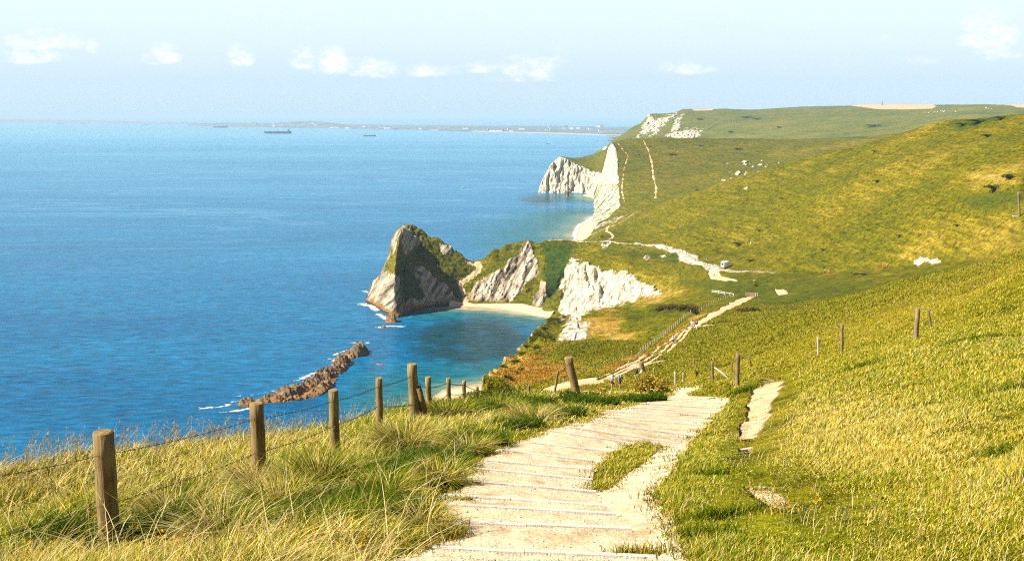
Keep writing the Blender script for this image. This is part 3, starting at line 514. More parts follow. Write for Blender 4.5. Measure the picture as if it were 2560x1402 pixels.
# roughen the ground and the cliffs
cl = np.clip(mx(chalk, rock), 0, 1) * (Y > 118) * (1 - white)
hd = sstep(Y, 575, 600) * (1 - sstep(Y, 690, 705)) * (px < 1360) * sstep(Z, 1, 8)
Z2 = Z + hd * (fbm(X / 7 + 3, Y / 7, Z / 9, 4, .6) * 1.7 + (1 - 2 * np.abs(fbm(X / 10, Y / 12, None, 3))) * .9 * (px < 1010)) + n1 * np.clip((Y - 60) / 300, 0, .45) + n0 * np.clip((Y - 200) / 300, 0, 1.0) + .05 * n2 * (1 - path) * (Y < 80) + .012 * fbm(X / .25, Y / .25, None, 2) * (Y < 30)
_s1 = X * .80 - Z * .58; _t1 = X * .58 + Z * .80; r1 = np.where((X / Y < 0.04) & (Y > 560), 1 - np.abs(fbm(_s1 / 3.2, Y / 16, _t1 / 20, 3)) * 2, 1 - np.abs(fbm(X / 6, Y / 10, Z / 12, 4)) * 2); r2 = fbm(X / 2.0, Y / 3.5, (Z + X * .5) / 2.4, 3)
hl = (X / Y > (900 - 1280) / F) * (Y > 560) * (Y < 700)
Z2 = Z2 + cl * (r1 * .9 + r2 * .5) * np.clip(Y / 500, .3, 1) * np.where(hl & (px < 1012), 1.7, 1.0) + 1.3 * fbm(X / 5, Y / 5, None, 3) * (px < 1420) * (Y > 118) * (Y < 555) * sstep(Z, 2, 12) * sstep(-(px - np.interp(Y, [125, 165, 205, 300, 400, 555], [1290, 1330, 1370, 1420, 1425, 1425])), 0, 40); Y2 = Y - cl * (r1 * .5 + r2 * .3) * np.clip(Y / 600, .2, 1); X2 = X + cl * r2 * .6
rib = chalk * (Y > 480) * (Y < 640) * (px > 1380); rb_ = fbm(X / 8, Z / 26, None, 3, .55); Y2 = Y2 + rib * rb_ * 4.0; Z2 = Z2 + rib * (fbm(X / 5, Y / 8, Z / 5, 3) * 1.4 - np.clip(rb_, 0, 1) * 1.5)
keep = np.maximum.reduce([Z[:-1, :-1], Z[:-1, 1:], Z[1:, :-1], Z[1:, 1:]]) > -3.2
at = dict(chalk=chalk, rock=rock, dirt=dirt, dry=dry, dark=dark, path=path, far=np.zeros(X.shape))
def pack(name, X, Y, Z, keep, at, mat):
    f = gridfaces(X.shape[0], X.shape[1], keep); used = np.unique(f); re = np.full(X.size, -1, np.int64); re[used] = np.arange(len(used))
    V = np.stack([X.ravel()[used], Y.ravel()[used], Z.ravel()[used]], 1)
    return mesh_np(name, V, re[f], mat, {k: v.ravel()[used] for k, v in at.items()})
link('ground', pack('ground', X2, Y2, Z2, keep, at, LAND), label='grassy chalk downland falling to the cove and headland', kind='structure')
T1.Z = Z2; T1.dry, T1.dark, T1.bare = dry, dark, mx(mx(chalk, rock), mx(dirt, path))
# ------------------------------------------------------------------ far cliffs and downs
T3 = Land(cols((1180, 1320, 30), (1320, 1800, 330), (1800, 2620, 230), (2620, 4200, 50)), rows((940, 1060, 40), (1060, 1800, 430), (1800, 2600, 110), (2600, 3800, 230), (3800, 6500, 50)))
L = T3.line
L((1200, 1100, 'z', -8), (1440, 1100, 'z', -8)); L((1200, 1400, 'z', -8), (1440, 1400, 'z', -8), (1475, 1400, 'z', -8)); L((1250, 1560, 'z', -8), (1320, 1580, 'z', -8)); L((1320, 1700, 'z', -8), (1340, 1900, 'z', -8), (1420, 2300, 'z', -8))
L((1470, 945, 'z', -8), (1530, 950, 'z', 2), (1600, 950, 'z', 14), (1700, 950, 'z', 25), (1900, 950, 'z', 40), (2200, 950, 'z', 55), (2700, 950, 'z', 80)); L((1490, 1060, 'z', 0), (1530, 1050, 'z', 8), (1600, 1040, 'z', 22))
L((1336, 1560, 'z', -8), (1342, 1600, 'z', -8), (1360, 1650, 'z', -8))
# far chalk bluff: foot, lip, skyline
L((1320, 1535, 'z', -8), (1400, 1535, 'z', -8), (1480, 1530, 'z', -8))
L((1345, 1560, 'z', 0), (1400, 1556, 'z', 0), (1450, 1552, 'z', 0), (1482, 1540, 'z', 0.5))
L((1351, 1572, 464), (1357, 1580, 448), (1370, 1592, 422), (1384, 1602, 403), (1399, 1610, 392), (1412, 1606, 398), (1430, 1600, 408), (1455, 1592, 419), (1480, 1584, 428), (1500, 1578, 434))
L((1402, 1640, 391), (1420, 1680, 393), (1442, 1700, 394), (1470, 1735, 388), (1500, 1770, 380), (1512, 1800, 374), (1530, 1840, 368))
L((1380, 1680, 'z', -6), (1400, 1760, 'z', 8), (1440, 1820, 'z', 8), (1490, 1920, 'z', 20))
# white face falling from the middle hill to the sea
L((1482, 1500, 'z', 0), (1485, 1400, 'z', 0), (1486, 1300, 'z', 0), (1484, 1200, 'z', 0), (1470, 1100, 'z', 0)); L((1470, 1480, 'z', -6), (1472, 1300, 'z', -6), (1466, 1180, 'z', -6))
L((1548, 1130, 514), (1550, 1160, 495), (1549, 1210, 465), (1545, 1280, 430), (1540, 1340, 395), (1534, 1400, 368), (1527, 1430, 358))
L((1523, 1436, 362), (1514, 1442, 400), (1506, 1446, 430), (1498, 1452, 470)); L((1515, 1540, 380), (1512, 1580, 400))
L((1527, 1430, 358), (1545, 1450, 352), (1575, 1460, 348), (1620, 1470, 345), (1700, 1480, 345), (1800, 1490, 346), (1900, 1500, 348), (2000, 1490, 348), (2100, 1460, 345), (2200, 1420, 338), (2300, 1380, 325), (2450, 1300, 300), (2700, 1250, 270))
L((1548, 1110, 520), (1640, 1090, 505), (1760, 1080, 480), (1900, 1075, 445), (2100, 1070, 400), (2400, 1065, 350), (2700, 1062, 300)); L((1600, 1250, 440), (1750, 1260, 425), (1900, 1270, 410), (2100, 1260, 385))
L((1530, 1640, 372), (1600, 1800, 372), (1700, 1900, 370), (1900, 2000, 366), (2200, 1900, 352), (2500, 1700, 330), (2800, 1600, 300))
# far downs
L((1490, 2700, 'z', -6), (1475, 3000, 'z', -6), (1500, 4200, 'z', -6)); L((1500, 2300, 'z', 0), (1508, 2600, 'z', 2)); L((1512, 2760, 370), (1540, 2900, 346), (1565, 3000, 330), (1590, 3080, 313), (1600, 3100, 310), (1612, 3110, 297), (1622, 3120, 286), (1640, 3140, 284), (1670, 3160, 283), (1690, 3200, 280), (1706, 3240, 273))
L((1545, 2700, 366), (1600, 2700, 352), (1680, 2700, 350), (1760, 2650, 350), (1900, 2500, 352), (2100, 2300, 350), (2300, 2100, 335), (2500, 1950, 305)); L((1600, 2900, 335), (1622, 2980, 320), (1650, 3020, 310), (1690, 3060, 292))
L((1706, 3240, 273), (1760, 3300, 271), (1830, 3350, 272), (1900, 3400, 276), (1960, 3350, 271), (2030, 3300, 266), (2110, 3250, 263), (2200, 3260, 261), (2300, 3240, 261), (2400, 3180, 262), (2560, 3050, 262), (2800, 2900, 258))
L((1720, 3000, 300), (1850, 3000, 296), (2000, 2950, 290), (2150, 2880, 284), (2300, 2800, 276), (2450, 2700, 268), (2560, 2600, 270)); L((2130, 3050, 268), (2180, 3000, 272), (2260, 2980, 272), (2330, 2950, 269)); L((1690, 2820, 330), (1850, 2800, 320), (2050, 2700, 312), (2250, 2500, 300), (2450, 2300, 286), (2600, 2200, 280))
L((1690, 3900, 'z', 120), (2000, 4000, 'z', 130), (2600, 3800, 'z', 140)); L((1690, 6300, 'z', 60), (3000, 6300, 'z', 80)); L((1580, 3500, 'z', 30), (1600, 4500, 'z', 0), (1620, 6000, 'z', -6))
L((1700, 4600, 'z', 90), (2000, 5000, 'z', 95), (3000, 5000, 'z', 100))
T3.solve(tidy=1)
X, Y, Z, px, py = T3.X, T3.YY, T3.Z, T3.px, T3.py
n1 = fbm(X / 22, Y / 22, Z / 22, 4, .6); n2 = fbm(X / 7, Y / 7, Z / 7, 3, .6); n0 = fbm(X / 150, Y / 150, None, 3); wob = n1 * 3 + n2 * 2
ar = lambda poly, soft, y0, y1, w=1.0: area(poly, soft, y0, y1, w, px, py, Y, wob)
chalk = ar([(1340, 490), (1346, 468), (1360, 440), (1382, 402), (1398, 390), (1412, 396), (1440, 410), (1475, 426), (1510, 434), (1510, 490)], 5, 1500, 1640, .5)
chalk = mx(chalk, ar([(1522, 356), (1530, 356), (1540, 370), (1545, 400), (1543, 430), (1548, 470), (1551, 516), (1520, 545), (1470, 575), (1466, 560), (1478, 520), (1490, 470), (1504, 430), (1512, 395), (1518, 370)], 4, 1060, 1475, .6))
chalk = mx(chalk, .85 * ar([(1600, 340), (1606, 322), (1616, 300), (1622, 288), (1634, 290), (1645, 298), (1668, 290), (1694, 280), (1690, 292), (1668, 305), (1650, 322), (1640, 330), (1622, 334)], 6, 2500, 3200, 1.6))
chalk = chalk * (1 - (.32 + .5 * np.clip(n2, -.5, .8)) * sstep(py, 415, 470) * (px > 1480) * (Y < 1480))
for q in ([(1676, 332), (1684, 308), (1692, 294), (1710, 283), (1702, 300), (1700, 318), (1694, 330)], [(1660, 344), (1668, 335), (1700, 328), (1715, 325), (1756, 324), (1750, 340), (1720, 346)], [(1590, 343), (1600, 330), (1606, 336), (1598, 345)], [(1622, 342), (1632, 332), (1650, 322), (1644, 334)], [(1507, 372), (1516, 366), (1512, 376)]):
    chalk = mx(chalk, .92 * ar(q, 4.5, 2300, 3200, 1.3))
for k in range(26):
    x0, y0 = (1805 + RNG.random() * 165, 400 + RNG.random() * 60) if k > 6 else ((1860, 405), (1862, 411), (1842, 436), (1846, 432), (1808, 452), (1814, 456), (1900, 412))[k]
    w_, h_ = ((6, 3) if k < 7 else (2.6, 1.6)); chalk = mx(chalk, ar([(x0 - w_, y0), (x0 - w_ * .2, y0 - h_), (x0 + w_, y0 - h_ * .3), (x0 + w_ * .3, y0 + h_)], 1.3, 1070, 1480, .15) * 1.45)
def trail3(pts, wid, soft=1.5, y0=1060, y1=6500):
    q = [T3.hit(a, b, y0, y1) for a, b in pts]; q = [(v.x, v.y, wid) for v in q]; m = (Y > min(v[1] for v in q) - 20) & (Y < max(v[1] for v in q) + 20)
    out = np.zeros(X.shape); out[m] = soften(-line_d(X[m], Y[m], q) + n2[m] * 1.0, soft); return out
dirt = mx(trail3([(1608, 352), (1620, 375), (1630, 410), (1632, 440), (1640, 470), (1638, 495)], 1.3, 1.5, 1060, 1480), trail3([(1545, 360), (1558, 376), (1570, 390), (1560, 420), (1556, 450), (1554, 480), (1562, 505)], .8, 1.2, 1060, 1480)) * .8
crop = mx(ar([(2120, 262), (2330, 258), (2340, 266), (2330, 271), (2200, 273), (2160, 268)], 2, 2700, 3400, .2), mx(ar([(2510, 262), (2600, 258), (2600, 270), (2540, 268)], 2, 2500, 3300, .2), ar([(1730, 272), (1785, 270), (1780, 275), (1735, 277)], 2, 3000, 3500, .2)))
dark = np.zeros(X.shape)
for (x0, y0, w_, h_) in ((1880, 294, 40, 4), (2195, 315, 34, 4), (1680, 297, 16, 4), (2060, 330, 50, 2), (2460, 286, 60, 6), (1850, 348, 60, 1.5), (2550, 282, 30, 6), (2150, 345, 50, 1.5)):
    dark = mx(dark, ar([(x0 - w_, y0), (x0, y0 - h_), (x0 + w_, y0 - h_ * .5), (x0 + w_ * .4, y0 + h_)], 3, 1060, 3400, .5))
hedge = mx(trail3([(1770, 325), (1800, 308), (1850, 300), (1980, 292), (2080, 284), (2190, 272), (2250, 273)], 3.0, 3, 2000, 3400), trail3([(2010, 345), (2080, 337), (2160, 330), (2230, 325)], 3, 3, 1600, 3000)); dark = mx(dark, 1.7 * hedge)
dry = np.clip(.25 * n0, 0, 1); dry = mx(dry, crop)
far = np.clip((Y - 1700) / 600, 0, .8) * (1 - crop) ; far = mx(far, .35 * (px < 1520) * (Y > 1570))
dirt = mx(dirt, crop * .9)
cl = np.clip(chalk, 0, 1)
r1 = 1 - np.abs(fbm(X / 12, Y / 40, Z / 60, 4, .6)) * 2; r2 = fbm(X / 6, Y / 12, Z / 9, 3)
sc = np.clip(Y / 1500, .5, 2)
Z2 = Z + n1 * .5 + n0 * 2.0 * (1 - cl) * np.clip((Y - 1600) / 600, 0, 1) + cl * (r1 * 1.2 + r2 * .8) * sc * (Z > 1); X2 = X + cl * r2 * 1.2 * sc; Y2 = Y - cl * (r1 * 4 + r2 * 2) * sc
keep = np.maximum.reduce([Z[:-1, :-1], Z[:-1, 1:], Z[1:, :-1], Z[1:, 1:]]) > -3.5
zz = np.zeros(X.shape)
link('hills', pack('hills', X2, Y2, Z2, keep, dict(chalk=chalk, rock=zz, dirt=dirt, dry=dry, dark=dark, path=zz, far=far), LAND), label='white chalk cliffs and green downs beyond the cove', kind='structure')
T3.Z = Z2

# ------------------------------------------------------------------ beaches
def beach_material():
    m, nt = newmat('shingle'); pos = nd(nt, 'ShaderNodeNewGeometry').outputs['Position']; wet = ATTR(nt, 'wet').outputs['Fac']
    n = NOISE(nt, pos, 0.35, 5, 0.7); c = RAMP(nt, n, [(0.3, (0.46, 0.32, 0.18)), (0.6, (0.60, 0.45, 0.28))])
    c = MIX(nt, SMOOTH(nt, M(nt, 'ADD', wet, M(nt, 'MULTIPLY', M(nt, 'SUBTRACT', n, .5), .5)), 0.45, 0.8), c, (0.33, 0.21, 0.10))
    finish(nt, PRIN(nt, c, 0.9, BUMP(nt, n, 0.3, 0.4))); return m
BEACH = beach_material()
def beach(name, front, back, ztop, label):
    """front: waterline pixels at sea level, back: foot of the cliff"""
    n, k = 90, 14; f = np.array([Pz(a, b, 0.0)[:] for a, b in front]); b = np.array([Pz(a, c, ztop)[:] for a, c in back]); f = crom(f, n); b = crom(b, n); t = np.linspace(-.25, 1.2, k)
    V = f[:, None] * (1 - t)[None, :, None] + b[:, None] * t[None, :, None]; V[..., 2] = np.where(t < 0, t * 4.0, ztop * np.minimum(t, 1.2) ** .8 if True else 0)
    V[..., 2] = np.where(t[None] < 0, t[None] * 5, ztop * np.abs(t[None]) ** .8); V[..., 2] += .12 * fbm(V[..., 0] / 6, V[..., 1] / 6)
    fl = gridfaces(n, k)[:, ::-1]
    link(name, mesh_np(name, V.reshape(-1, 3), fl, BEACH, {'wet': np.repeat((1 - np.clip(t / .35, 0, 1))[None], n, 0).ravel()}), label=label, kind='structure')
beach('beach', [(1122, 768), (1150, 768), (1200, 770), (1250, 775), (1300, 783), (1340, 791), (1372, 796)], [(1124, 755), (1150, 750), (1200, 750), (1250, 754), (1300, 762), (1345, 772), (1385, 778)], 2.2, 'pale shingle beach at the back of the cove')
beach('beach', [(1078, 996), (1094, 984), (1112, 974), (1140, 968), (1180, 963), (1215, 958), (1260, 950)], [(1120, 1020), (1150, 1010), (1180, 1005), (1200, 1000), (1230, 996), (1260, 990), (1290, 985)], 4.0, 'pale shingle beach below the near fence')
beach('beach', [(1440, 600), (1441, 588), (1446, 572), (1456, 560), (1472, 550), (1486, 541)], [(1463, 604), (1469, 592), (1475, 577), (1483, 566), (1494, 554), (1503, 544)], 2.5, 'narrow pale beach under the white face')
beach('beach', [(1455, 489), (1466, 492), (1478, 495), (1486, 500), (1488, 506)], [(1470, 484), (1480, 485), (1489, 488), (1496, 492), (1500, 500)], 2.5, 'small pale beach in the far white bay')

# ------------------------------------------------------------------ sea
sa = cols((-3800, -100, 60), (-100, 400, 60), (400, 1520, 430), (1520, 5200, 60)); sY = rows((30, 340, 50), (340, 700, 420), (700, 1600, 200), (1600, 6000, 120), (6000, 42000, 60))
X = sa[None] * sY[:, None]; Y = np.repeat(sY[:, None], len(sa), 1); Z = np.zeros(X.shape); px, py = proj(X, Y, Z)
n2 = fbm(X / 9, Y / 9, None, 3); n1 = fbm(X / 40, Y / 40, None, 3)
def wl(pts, w=0.0): return line_d(X, Y, [(*Pz(a, b)[:2], w) for a, b in pts])
shallow = np.zeros(X.shape)
for pts, reach, y0, y1 in (([(1095, 771), (1150, 769), (1200, 770), (1250, 774), (1300, 782), (1345, 791)], 52, 430, 680), ([(1078, 996), (1094, 984), (1112, 974), (1140, 968), (1180, 963), (1215, 958), (1260, 950)], 62, 340, 560), ([(1440, 600), (1441, 588), (1446, 572), (1456, 560), (1472, 550), (1486, 541)], 150, 750, 1480), ([(1440, 490), (1466, 492), (1486, 500)], 90, 1300, 1640)):
    m = (Y > y0) & (Y < y1) & (px > 800) & (px < 1560); d = np.full(X.shape, 1e6); d[m] = line_d(X[m], Y[m], [(*Pz(a, b)[:2], 0) for a, b in pts]); shallow = mx(shallow, np.clip(1 - (d + n1 * 7) / reach, 0, 1))
shallow = mx(shallow, .55 * np.clip(1 - np.hypot((px - 1010) / 220, (py - 1000) / 75), 0, 1) ** .6)
foam = np.zeros(X.shape)
def foam_at(pts, reach, val):
    global foam
    q = [(*Pz(a, b)[:2], 0) for a, b in pts]; lo = np.array(q).min(0) - 60; hi = np.array(q).max(0) + 60; m = (X > lo[0]) & (X < hi[0]) & (Y > lo[1]) & (Y < hi[1])
    f = np.zeros(X.shape); f[m] = np.clip(1 - line_d(X[m], Y[m], q) / reach, 0, 1) * val; foam = mx(foam, f)
foam_at([(498, 1020), (540, 1018), (580, 1010), (600, 998)], 6, .78); foam_at([(560, 1030), (600, 1025), (625, 1020)], 6, .8); foam_at([(590, 990), (640, 985), (690, 975)], 4, .65); foam_at([(745, 950), (775, 935), (800, 928)], 5, .85); foam_at([(825, 905), (845, 895), (835, 912)], 4, .8); foam_at([(830, 888), (850, 880), (895, 868), (918, 868)], 4, .8)
foam_at([(870, 910), (885, 905)], 4, .8); foam_at([(885, 856), (920, 856)], 4, .85); foam_at([(948, 818), (975, 815), (1005, 816)], 5, .95); foam_at([(912, 728), (930, 732)], 7, .9); foam_at([(905, 760), (930, 765), (942, 775)], 8, 1.0); foam_at([(945, 785), (965, 796), (980, 803)], 6, .95); foam_at([(1000, 800), (1030, 790)], 3, .6)
foam_at([(1440, 600), (1441, 588), (1446, 572), (1456, 560), (1472, 550), (1486, 541)], 8, 1.0); foam_at([(1433, 590), (1438, 573), (1450, 558)], 6, .8); foam_at([(1345, 483), (1420, 484), (1460, 488), (1486, 497)], 7, .75); foam_at([(1100, 771), (1150, 770), (1250, 775), (1345, 792)], 1.5, .65); foam_at([(1078, 996), (1094, 984), (1112, 974)], 2.0, .7); foam_at([(1135, 470), (1156, 470)], 5, .95)
weed = np.clip(1 - np.hypot((px - 1180) / 210, (py - 855) / 80), 0, 1) * 2.2
weed = mx(weed, np.clip(1 - np.hypot((px - 1350) / 80, (py - 500) / 22), 0, 1) * 1.2)
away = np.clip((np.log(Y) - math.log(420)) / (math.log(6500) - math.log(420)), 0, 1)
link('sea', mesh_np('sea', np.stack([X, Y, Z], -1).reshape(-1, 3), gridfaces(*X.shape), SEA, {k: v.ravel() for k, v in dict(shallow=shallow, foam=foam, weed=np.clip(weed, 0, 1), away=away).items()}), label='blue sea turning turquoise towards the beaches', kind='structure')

# ------------------------------------------------------------------ land across the bay
DIST = simple('haze_tinted_woods', (0.10, 0.135, 0.17), 0.95, (0.004, 0.5))  # woods tinted paler and bluer, haze put into the base colour
def far_land(name, base, top, back, label):
    b = np.array([Pz(a, c)[:] for a, c in base]); n = 260; b = crom(b, n); u = np.linspace(0, 1, n); tp = np.array(top, float)
    pxs = proj(b[:, 0], b[:, 1], b[:, 2])[0]; ty = np.interp(pxs, tp[:, 0], tp[:, 1]); rws = []
    for k, t in enumerate((0, .12, .3, .55, .8, 1, 1.5, 2.2)):
        Yk = b[:, 1] + back * t; zt = np.maximum(EYE - rr(ty) * (b[:, 1] + back), 4); h = zt * (math.sin(min(t, 1) * math.pi / 2) ** .8 if t <= 1 else max(0, 1 - (t - 1) / 1.2)); h = h + (fbm(b[:, 0] / 220, Yk / 220 + k, None, 4, .6) * .09 * zt + np.abs(fbm(b[:, 0] / 70, Yk / 70, None, 2)) * 6) * (0.2 < t < 1.4)
        rws.append(np.stack([b[:, 0] / b[:, 1] * Yk, Yk, h - (2 if t == 0 else 0)], 1))
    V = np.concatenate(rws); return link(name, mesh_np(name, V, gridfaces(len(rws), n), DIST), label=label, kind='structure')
far_land('hills', [(470, 315), (560, 317), (700, 319.5), (840, 322), (940, 324.5), (1060, 327), (1200, 330), (1320, 332), (1440, 336), (1560, 340), (1700, 345)],
         [(470, 309), (560, 307.5), (640, 309), (700, 307), (740, 304), (775, 302.5), (805, 304), (840, 309), (890, 316), (930, 318), (1000, 319), (1060, 320), (1130, 316), (1180, 317), (1240, 318.5), (1290, 316), (1340, 319), (1400, 322), (1480, 321), (1560, 321), (1700, 322)], 2200, 'low wooded hills of the coast across the bay')
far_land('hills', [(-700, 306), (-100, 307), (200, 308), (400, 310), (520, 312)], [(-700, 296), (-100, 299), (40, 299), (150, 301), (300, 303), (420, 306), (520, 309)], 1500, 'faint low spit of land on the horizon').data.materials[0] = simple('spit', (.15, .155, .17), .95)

# ------------------------------------------------------------------ haze over the whole bay
m, nt = newmat('sea_haze'); vol = nd(nt, 'ShaderNodeVolumePrincipled', {'Density': 6.6e-5, 'Anisotropy': 0.0}); vol.inputs['Color'].default_value = (0.54, 0.78, 1.0, 1)
nt.links.new(vol.outputs[0], nd(nt, 'ShaderNodeOutputMaterial').inputs[1])
hb = [(-52000, -400, -14), (52000, 46000, 176)]
V = [(hb[i][0], hb[j][1], hb[k][2]) for i in (0, 1) for j in (0, 1) for k in (0, 1)]
link('haze', mesh_np('haze', V, np.array([(0, 1, 3, 2), (4, 6, 7, 5), (0, 4, 5, 1), (2, 3, 7, 6), (0, 2, 6, 4), (1, 5, 7, 3)]), m, smooth=False), label='pale sea haze', kind='stuff')
# ------------------------------------------------------------------ mesh builder for objects
class MB:
    def __init__(s): s.V = []; s.F = []; s.m = []
    def add(s, V, F, mat=0):
        k = len(s.V); s.V += [tuple(v) for v in V]; s.F += [tuple(i + k for i in f) for f in F]; s.m += [mat] * len(F); return s
    def box(s, c, size, rot=None, taper=1.0, mat=0):
        x, y, z = (d / 2 for d in size); q = [Vector((i * x * (taper if k > 0 else 1), j * y * (taper if k > 0 else 1), k * z)) for k in (-1, 1) for i, j in ((-1, -1), (1, -1), (1, 1), (-1, 1))]
        if rot is not None: q = [rot @ v for v in q]
        return s.add([v + Vector(c) for v in q], [(3, 2, 1, 0), (4, 5, 6, 7), (0, 1, 5, 4), (1, 2, 6, 5), (2, 3, 7, 6), (3, 0, 4, 7)], mat)
    def tube(s, pts, rad_, n=8, cap=True, mat=0, jit=0.0):
        pts = [Vector(p) for p in pts]; k = len(pts); rs = rad_ if isinstance(rad_, (list, tuple)) else [rad_] * k; V = []
        t0 = (pts[1] - pts[0]).normalized(); u = t0.orthogonal().normalized()
        for i, p in enumerate(pts):
            t = (pts[min(i + 1, k - 1)] - pts[max(i - 1, 0)]).normalized(); u = (u - t * u.dot(t)).normalized(); w = t.cross(u)
            for a in range(n):
                th = 2 * math.pi * a / n; r = rs[i] * (1 + jit * random.uniform(-1, 1)); V.append(p + (u * math.cos(th) + w * math.sin(th)) * r)
        F = [(i * n + a, i * n + (a + 1) % n, (i + 1) * n + (a + 1) % n, (i + 1) * n + a) for i in range(k - 1) for a in range(n)]
        if cap: F += [tuple(range(n))[::-1], tuple((k - 1) * n + a for a in range(n))]
        return s.add(V, F, mat)
    def beam(s, a, b, w, h, up=(0, 0, 1), mat=0):
        a, b = Vector(a), Vector(b); t = (b - a).normalized(); side = t.cross(Vector(up)).normalized(); v = side.cross(t); R = Matrix((t, side, v)).transposed()
        return s.box((a + b) / 2, ((b - a).length, w, h), R, 1.0, mat)
    def mesh(s, name, mats, smooth=False):
        me = bpy.data.meshes.new(name); me.from_pydata(s.V, [], s.F)
        for m in (mats if isinstance(mats, (list, tuple)) else [mats]): me.materials.append(m)
        me.polygons.foreach_set('material_index', s.m); me.polygons.foreach_set('use_smooth', [smooth] * len(s.F)); me.update(); return me

def wood(name, lo, mid, hi, scale=(7, 7, .9)):
    m, nt = newmat(name); tc = nd(nt, 'ShaderNodeTexCoord').outputs['Object']
    oi = nd(nt, 'ShaderNodeObjectInfo').outputs['Random']; off = nd(nt, 'ShaderNodeCombineXYZ', {0: M(nt, 'MULTIPLY', oi, 40.0), 1: 0.0, 2: M(nt, 'MULTIPLY', oi, 17.0)}).outputs[0]
    v = nd(nt, 'ShaderNodeVectorMath', {0: tc, 1: off}, operation='ADD').outputs[0]
    g = NOISE(nt, VS(nt, v, scale), 3.0, 6, 0.65, 0.6); blot = NOISE(nt, v, 2.6, 3, 0.6); crack = NOISE(nt, VS(nt, v, (30, 30, .8)), 2.0, 4, 0.7)
    c = RAMP(nt, M(nt, 'ADD', M(nt, 'MULTIPLY', g, .6), M(nt, 'MULTIPLY', blot, .4)), [(0.3, lo), (0.5, mid), (0.68, hi)])
    c = MIX(nt, SMOOTH(nt, crack, 0.60, 0.72), c, tuple(x * .25 for x in lo))
    finish(nt, PRIN(nt, c, 0.85, BUMP(nt, M(nt, 'ADD', g, M(nt, 'MULTIPLY', crack, -.7)), 0.02, 0.7), Specular_IOR_Level=0.25)); return m
WOOD = wood('weathered_wood', (0.085, 0.048, 0.016), (0.22, 0.150, 0.055), (0.35, 0.275, 0.120)); GREYWOOD = wood('grey_wood', (0.20, 0.17, 0.13), (0.36, 0.32, 0.26), (0.52, 0.48, 0.40)); REDWOOD = wood('brown_wood', (0.080, 0.050, 0.028), (0.20, 0.135, 0.080), (0.38, 0.29, 0.19))
BOARD = wood('bleached_board', (0.37, 0.32, 0.285), (0.49, 0.43, 0.38), (0.57, 0.505, 0.435), (.9, 7, 7))
WIRE = simple('rusty_wire', (0.055, 0.035, 0.022), 0.7, Metallic=0.3)

def post_mesh(r, h, mat, lean=(0, 0), sink=0.5, n=14):
    b = MB(); k = 9; zs = [-sink + (h + sink) * i / (k - 1) for i in range(k)]; pts = []; rs = []
    for i, z in enumerate(zs): pts.append(Vector((lean[0] * z / h + random.uniform(-.06, .06) * r, lean[1] * z / h + random.uniform(-.06, .06) * r, z))); rs.append(r * (1.06 - .10 * i / (k - 1)))
    pts.append(pts[-1] + Vector((0, 0, r * .10))); rs.append(rs[-1] * .82)
    b.tube(pts, rs, n, True, 0, 0.025); me = b.mesh('post', mat, True)
    for p in me.polygons:
        if len(p.vertices) > 4: p.use_smooth = False
    me.polygons.foreach_set('use_smooth', [abs(p.normal.z) < .6 for p in me.polygons]); return me

# ------------------------------------------------------------------ near barbed wire fence
NEAR_POSTS = [  # px, distance, py of top, width in photo pixels, lean in photo pixels (top minus base)
 (-330, 6.2, 1150, 78, -6), (262, 9.0, 1080, 54, -6), (645, 13.4, 1008, 37, -3), (836, 18.3, 975, 26, -3), (949, 24.0, 945, 18.5, -2), (1036, 31.5, 910, 26.5, -6), (1072, 34.0, 942, 15.5, -2), (1122, 43.0, 945, 12, -1), (1161, 50.0, 951, 10.5, -1), (1193, 57.0, 966, 8.5, 0), (1258, 62.0, 975, 7, 0), (1322, 65, 962, 6, 0), (1386, 66.0, 926, 6, 9), (1442, 62.0, 893, 21, -22)]
root = None; tops = []
for i, (pxb, Yp, pyt, wpx, ln) in enumerate(NEAR_POSTS):
    tp = P(pxb + ln, pyt, Yp); x0 = float(aa(pxb, rr(pyt + 100))) * Yp; zb = float(T1.height(x0, Yp)); h = tp.z - zb; r = wpx / F * Yp * .5
    base = Vector((x0, Yp, zb))
    if root is None: root = thing('wire_fence', 'barbed wire fence on round wooden posts running down the slope beside the stepped path', 'fence', (x0, Yp, zb)); RL = root.location.copy()
    link('post', post_mesh(r, h, WOOD, (tp.x - x0, 0)), root, loc=base - RL); tops.append((base, tp, h, r))
    if i == 5:
        b = MB(); a = base + Vector((.12, -.04, h * .60)); e = base + Vector((.40, .22, -.2)); b.tube([a - base, (a + e) / 2 - base, e - base], [.12, .125, .13], 12, True, 0, .04); link('brace', b.mesh('brace', WOOD, True), root, loc=base - RL)
